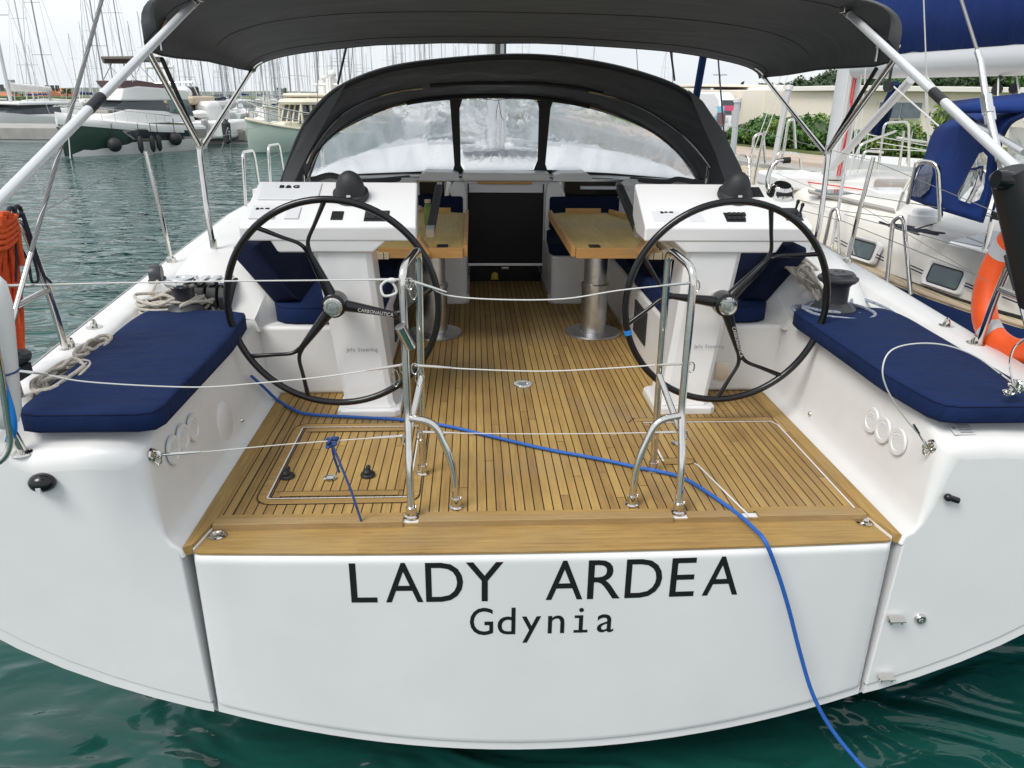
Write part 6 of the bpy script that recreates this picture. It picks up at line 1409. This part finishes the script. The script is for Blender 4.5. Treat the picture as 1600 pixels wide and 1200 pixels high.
# --- pale green trawler
def trawler(name,label,hullm,topm,loc,hd,s=1):
    t=thing(name,label,'motor boat'); S=lambda r:[V(p)*s for p in r]
    m=MB(); loft_hull([(-5*s,1.7*s,1.1*s,1.6*s,-.4),(-2*s,1.85*s,1.15*s,1.75*s,-.5),(1*s,1.8*s,1.35*s,1.5*s,-.5),(3*s,1.45*s,1.6*s,.85*s,-.4),(4.4*s,.8*s,1.85*s,.3*s,-.2),(5.2*s,.25*s,2.0*s,.05*s,.3),(5.5*s,.04,2.08*s,.01,1.4)],m); m.done('hull',hullm,t,ang=45)
    m=MB(); m.tube(cat([(x*s,b*s,z*s) for x,b,z in ((-5,1.72,1.12),(-2,1.87,1.17),(1,1.82,1.37),(3,1.48,1.62),(4.4,.83,1.87),(5.5,.03,2.1),(4.4,-.83,1.87),(3,-1.48,1.62),(1,-1.82,1.37),(-5,-1.72,1.12))],4),.06,6); m.done('rub_rail','cream',t)
    m=MB(); m.loft([S(r) for r in ([(3.4,.9,1.5),(-3.6,1.35,1.2),(-3.6,-1.35,1.2),(3.4,-.9,1.5)],[(3.0,.8,1.95),(-3.6,1.3,1.95),(-3.6,-1.3,1.95),(3.0,-.8,1.95)])]); m.done('trunk_cabin',topm,t,bev=.06)
    m=MB(); m.loft([S(r) for r in ([(2.0,1.1,1.9),(-3.2,1.3,1.9),(-3.2,-1.3,1.9),(2.0,-1.1,1.9)],[(1.6,1.0,2.75),(-3.2,1.2,2.75),(-3.2,-1.2,2.75),(1.6,-1.0,2.75)])]); WH=m.done('wheelhouse','glass_dark' if hullm=='seafoam' else topm,t,bev=.03)
    m=MB()
    for k in range(7): x=1.9-k*.8; m.tube([(x*s,1.30*s,1.9*s),((x-.05)*s,1.22*s,2.75*s)],.05,5); m.tube([(x*s,-1.30*s,1.9*s),((x-.05)*s,-1.22*s,2.75*s)],.05,5)
    for y in (-.9,-.3,.3,.9): m.tube([(2.0*s,y*s*1.1,1.9*s),(1.62*s,y*s,2.75*s)],.05,5)
    m.done('window_post',topm,t)
    m=MB(); rg=[]
    for z,k in ((2.74,1.0),(2.86,1.04),(2.98,.98),(3.02,.8)): rg.append([V((x*k,y*k,z))*s for x,y in ((2.4,.0),(2.1,.9),(1.4,1.35),(-3.9,1.45),(-3.9,-1.45),(1.4,-1.35),(2.1,-.9))])
    m.loft(rg); m.done('roof','cream',t,ang=50)
    m=MB()
    for sy in (-1,1):
        pts=[(5.3,.15,2.9),(4.3,.85,2.75),(3,1.45,2.5),(1,1.75,2.3),(-1,1.8,2.15)]; m.tube(cat([(x*s,sy*y*s,z*s) for x,y,z in pts],3),.02,5); m.tube(cat([(x*s,sy*y*s,(z-.4)*s) for x,y,z in pts],3),.014,5)
        for x,y,z in pts: m.tube([(x*s,sy*y*s,(z-.9)*s),(x*s,sy*y*s,z*s)],.018,5)
    m.done('guard_rail','steel',t)
    m=MB(); m.box(-2.2*s,-1.6*s,-.25*s,.25*s,3.0*s,4.0*s); m.ball((-1.9*s,.1,4.2*s),.3*s,(1,1,.7)); m.tube([(-1.9*s,-.9,3.7*s),(-1.9*s,.9,3.7*s)],.05,6); m.tube([(-.5*s,.9,3.0*s),(-.5*s,.9,4.1*s)],.02,5); m.done('radar_mast','boat_white',t,ang=30)
    place(t,loc,hd); return t
TR=trawler('trawler_yacht','pale sea green trawler yacht with cream roof, bow pointing left','seafoam','cream',(-7.6,37.3,WZ),R(229),.64)
for ch in TR.children:
    for vv in ch.data.vertices:
        z=vv.co.z
        if z>1.9*.64: vv.co.z=1.9*.64+(z-1.9*.64)*1.4
trawler('flybridge_trawler','cream trawler with covered flybridge moored behind the green one','boat_white','tan',(-10.6,52,WZ),R(245),.80)
trawler('white_cruiser','white cabin cruiser with radar mast, behind the pale green trawler roof','boat_white','cream',(-7.6,54,WZ),R(250),.78)
line('pale mooring line from the green trawler bow to the water',[PY(356,200,31.2),PZ(346,235,WZ)],.02); line('second mooring line of the green trawler bow',[PY(358,205,31.2),PZ(362,240,WZ)],.02)
t=thing('bow_fender','dark fender hanging at the bow of the pale green trawler','fender',PY(354,205,32)); m=MB(); m.lathe([(0,-.5),(.16,-.4),(.17,.3),(0,.5)],PY(354,205,32.4),12); m.done('body','rubber',t); m=MB(); m.tube([PY(354,193,32.4),PY(356,186,32.4)],.02,5); m.done('lanyard','black',t)
# --- tan-top boat between (big black window)
t=thing('tan_motor_boat','white motor boat with tan upper works and one large black window, behind the chrome frame','motor boat',(-12,43.5,WZ))
def B5(name,mat,u0,v0,u1,v1,y,dep,bev=.05,z0=None):
    a=PY(u0,v0,y); c=PY(u1,v1,y); m=MB(); m.box(a.x,c.x,y,y+dep,c.z if z0 is None else z0,a.z); return m.done(name,mat,t,bev=bev)
B5('hull','boat_white',262,188,362,206,39.5,3,.15,WZ+.3)
B5('side','tan',243,152,300,196,40.2,3,.1)
B5('black_window','glass_dark',259,167,303,194,40.05,.3,.02)
B5('roof','tan',243,150,305,164,40.0,3.2,.12)
B5('cabin','boat_white',300,158,335,198,40.4,3,.3)
B5('seat_cover','boat_grey',312,186,322,202,39.2,.5,.1)
m=MB(); m.ball(PY(288,147,40.5),.38,(1,1,1)); m.ball(PY(312,178,40.0),.3,(1.5,1,.6)); m.done('radar_dome','boat_white',t)
m=MB(); 
for u,v,u2,v2 in ((240,130,300,128),(300,128,318,170),(240,130,240,165),(305,150,340,190)): m.tube([PY(u,v,41),PY(u2,v2,41)],.03,5)
m.done('rail','steel',t)
# jet skis / dinghy clutter behind
for i,(u,v,lb,mat) in enumerate(((322,165,'dark tender with covered engine on the pontoon','rubber'),(335,172,'grey dinghy beside the tender on the pontoon','boat_grey'))):
    p=PY(u,v+22,42.5); t2=thing('tender_dinghy',lb,'dinghy',(p.x,42.5,.1)); m=MB(); m.tube(cat([(p.x-.9,42.2,.75),(p.x+.6,42.1,.7),(p.x+1,42.6,.8),(p.x+.6,43.1,.7),(p.x-.9,43.0,.75)],4),.22,8); m.done('tube_hull',mat,t2); m=MB(); m.obox((p.x-.8,42.6,1.3),.35,.35,.6); m.done('outboard','rubber',t2,bev=.1)
# --- catamaran at left
t=thing('catamaran','white catamaran with beige sail bag moored left of the motor yacht','catamaran')
for sy in (-1,1):
    m=MB(); loft_hull([(-5.5,.6,1.0,.5,-.3),(0,.75,1.3,.6,-.4),(3.5,.6,1.6,.35,-.3),(5.3,.3,1.75,.1,-.1),(5.8,.04,1.8,.01,.9)],m); 
    for v in m.bm.verts: v.co.y+=sy*2.4
    m.done('hull','boat_white',t,ang=45)
m=MB(); m.box(-5,2.0,-2.4,2.4,1.0,1.45); m.done('bridge_deck','boat_white',t,bev=.1)
m=MB(); m.loft([[V(p) for p in r] for r in ([(2.6,1.2,1.45),(-3.6,1.9,1.45),(-3.6,-1.9,1.45),(2.6,-1.2,1.45)],[(1.4,1.0,2.2),(-3.6,1.8,2.2),(-3.6,-1.8,2.2),(1.4,-1.0,2.2)])]); m.done('saloon_glass','glass_dark',t,bev=.05)
m=MB(); m.box(-4.6,1.9,-2.1,2.1,2.2,2.42); m.done('saloon_roof','boat_white',t,bev=.1,seg=3)
m=MB(); m.tube([(0,0,2.4),(0,0,19)],.14,8); m.done('mast','mast_grey',t)
m=MB(); m.tube([(-.1,0,3.6),(-5.2,0,3.4)],.28,10,rr=[.34,.24]); m.done('sail_bag','bag_white',t)
m=MB()
for x,y in ((-1.2,2.4),(-1.2,-2.4),(5.4,0)): m.tube([(x,y,1.4),(0,0,17)],.02,4)
m.tube([(-.2,-1.2,9),(-.2,1.2,9)],.05,5); m.tube([(-.2,-1,13),(-.2,1,13)],.05,5); m.done('rigging','mast_grey',t)
t.scale=(.72,.72,.72); place(t,(-28.0,50,WZ),R(262))
# small boats at far left
for i,(u,y,lb,mt) in enumerate(((8,52,'small white motor boat with blue canopy at the far left edge','hood_blue'),(30,60,'white cabin boat beside the catamaran, left edge','boat_white'))):
    p=PY(u,190,y); t=thing('small_motor_boat',lb,'motor boat'); t.scale=(.8,.8,.8); m=MB(); loft_hull([(-3,1.1,.8,1.0,-.2),(0,1.2,.9,1.0,-.3),(2.5,.8,1.1,.4,-.2),(3.6,.05,1.25,.02,.3)],m); m.done('hull','boat_white',t); m=MB(); m.box(-2.2,1.2,-.9,.9,1.0,2.1); m.done('cabin','glass_dark',t,bev=.1); m=MB(); m.box(-2.4,1.4,-1,1,2.1,2.3); m.done('canopy',mt,t,bev=.06); place(t,(p.x,y-4,WZ),R(255+i*20))
t=thing('pontoon_fender','white fender lying on the edge of the concrete pontoon at far left','fender',PZ(10,222,WZ+.3)); m=MB(); m.tube([PY(2,207,41.2),PY(12,222,41.0)],.16,10,rr=[.10,.16]); m.done('body','fender_white',t)
# --- shoreline, houses and trees far left
m=MB(); m.prism([(-400,150),(-60,150),(-30,175),(40,200),(120,210),(300,205),(300,300),(-400,300)],WZ-.5,-.1,ax=2); o=m.done('far_shore','grass',None); o['kind']='structure'
for i,(u0,v0,u1,y,lb) in enumerate(((-30,148,18,165,'terracotta roofed house at the far left shore'),(40,138,66,165,'orange terracotta house behind the catamaran mast'),(70,141,100,172,'low orange house right of the tall masts'),(-60,140,-30,170,'terracotta house just outside the left edge'))):
    if u1<0: continue
    a=PY(u0,v0,y); c=PY(u1,165,y); t=thing('shore_house',lb,'house',(a.x,y,-.1)); m=MB(); m.box(a.x,c.x,y,y+8,-.1,a.z-1.4); m.done('wall','house_wall',t)
    m=MB(); xm=(a.x+c.x)/2; z1=a.z-1.4; m.loft([[V((a.x-.4,y-.5,z1)),V((c.x+.4,y-.5,z1)),V((c.x+.4,y+8.5,z1)),V((a.x-.4,y+8.5,z1))],[V((a.x+1,y+3.9,z1+1.9)),V((c.x-1,y+3.9,z1+1.9)),V((c.x-1,y+4.1,z1+1.9)),V((a.x+1,y+4.1,z1+1.9))]]); m.done('roof','terracotta',t,ang=10)
    for k in range(3): xx=a.x+(c.x-a.x)*(.2+.3*k); m=MB(); m.box(xx-.4,xx+.4,y-.06,y,.8,2.0); m.done('window','glass_dark',t)
for i,(u,v,y,lb) in enumerate(((22,143,160,'round green tree left of the tall masts on the far shore'),(33,146,158,'light green tree before the orange house, far shore'),(102,138,165,'dark tree behind the motor yacht flybridge, far shore'),(70,136,178,'dark tree right above the orange houses, far shore'),(250,134,180,'dark tree far behind the tan motor boat'),(440,136,190,'dark tree far behind the cabin cruiser'))):
    a=PY(u,v,y); tree(lb,u,v,y,6,200+i,mats=('leaf_dark','leaf') if i!=1 else ('leaf_light','leaf'),w=1.5)
m=MB(); p=PY(18,130,130); m.tube([(p.x,130,-.5),p],.1,6); m.box(p.x-.5,p.x+.5,129.8,130.2,p.z,p.z+.5); o=m.done('light_mast','mast_dark',None); org(o,(p.x,130,-.5)); tag(o,'thin floodlight mast on the far shore at the far left','lamp')
# far land behind mast forest and behind window
m=MB(); rows=[]
for y in (205,230,260): rows.append([V((x,y+6*noise.noise(V((x*.02,0,0))),-.3+(y-205)*.03*(1+.5*noise.noise(V((x*.03,y*.1,0)))))) for x in range(-260,200,6)])
m.grid(rows); o=m.done('far_land','hill_leaf',None,ang=180); o['kind']='structure'
# --- the mast forest: sailing boats, copied from prototypes
def sailboat(label,mh,cover,mastm='mast_grey',hullm='boat_white'):
    t=thing('moored_sailboat',label,'sailing boat',group='sailing boats in the far berths')
    m=MB(); loft_hull([(-5.5,1.4,1.0,1.2,-.3),(-2,1.8,1.05,1.6,-.4),(2,1.5,1.2,1.1,-.4),(4.5,.7,1.35,.3,-.2),(5.8,.04,1.5,.02,.6)],m); m.done('hull',hullm,t,ang=45)
    m=MB(); m.loft([[V(p) for p in r] for r in ([(3.2,.4,1.1),(-2.5,1.2,1.0),(-2.5,-1.2,1.0),(3.2,-.4,1.1)],[(2.6,.3,1.45),(-2.5,1.0,1.6),(-2.5,-1.0,1.6),(2.6,-.3,1.45)])]); m.done('cabin',hullm,t,bev=.05)
    m=MB(); m.tube([(1,0,1.4),(.9,0,mh)],.085,6,rr=[.095,.06]); m.done('mast',mastm,t)
    m=MB(); m.tube([(.8,0,2.6),(-3.8,0,2.5)],.18,7,rr=[.24,.14]); m.done('boom_cover',cover,t)
    m=MB()
    for f,w in ((.38,1.1),(.66,.85)): m.tube([(.9,-w,mh*f),(.9,w,mh*f)],.035,4)
    for sy in (-1,1): m.tube([(.6,sy*1.6,1.1),(.9,sy*1.1,mh*.38),(.9,sy*.85,mh*.66),(.9,0,mh*.97)],.014,4)
    m.tube([(5.6,0,1.5),(.9,0,mh*.97)],.028,4); m.tube([(-5.4,0,1.1),(.9,0,mh)],.014,4); m.done('rigging',mastm,t); return t
LBL='distant white sailing boat with a bare mast in the crowded far berths'
protos=[sailboat(LBL,15.5,'navy'),sailboat(LBL,18,'bag_white'),sailboat(LBL,13,'hood_blue'),sailboat(LBL,20.5,'bag_white','mast_dark'),sailboat(LBL,16.5,'canvas','mast_dark')]
spots=[]; rnd=random.Random(2)
# tall ones named by eye at the left
spots+=[(60,62,1),(85,66,3),(45,118,2),(63,125,2),(152,75,1),(172,68,3),(186,74,3),(198,80,3),(128,120,2),(140,118,0),(146,122,2),(150,110,2)]
for k in range(88):
    u=rnd.uniform(205,770); y=rnd.choice((58,66,76,88,102,118,136,155,180))+rnd.uniform(-3,3)
    if u<345: y=rnd.uniform(65,165)
    if u<345 and k%3==0: u+=300
    spots.append((u,y,rnd.randrange(5)))
for k in range(9): spots.append((rnd.uniform(780,1040),rnd.uniform(80,150),rnd.choice((0,1,2))))
used=set()
for u,y,k in spots:
    p=PY(u,150,y); o=protos[k]
    if k in used: o=ctree(protos[k])
    used.add(k); place(o,(p.x,p.y,WZ),R(rnd.choice((88,94,268,273,265))+rnd.uniform(-4,4))); s=rnd.uniform(.85,1.12); o.scale=(.68,.68,.68*s)
for k in range(5):
    if k not in used: place(protos[k],(PY(500+k*20,150,100).x,100,WZ),R(90))

# groups for the repeats
for o in SC.objects:
    if o.parent or 'category' not in o or 'group' in o: continue
    n=o.name.split('.')[0]
    g={'hedge_bush':'bushes of the quay hedge','bench_cushion':'navy bench cushions','seat_cushion':'navy seat cushions','back_cushion':'navy back cushions','winch':'sheet winches','ball_fender':'round black fenders of the motor yacht','long_fender':'long black fenders of the motor yacht','leafy_tree':'trees on the far bank','shore_house':'houses on the far shore','rope_coil':'rope coils on deck','tender_dinghy':'dinghies on the pontoon','small_motor_boat':'small boats at the far left','mooring_pole':'poles along the quay','furled_sail':'furled blue sails'}.get(n)
    if g: o['group']=g
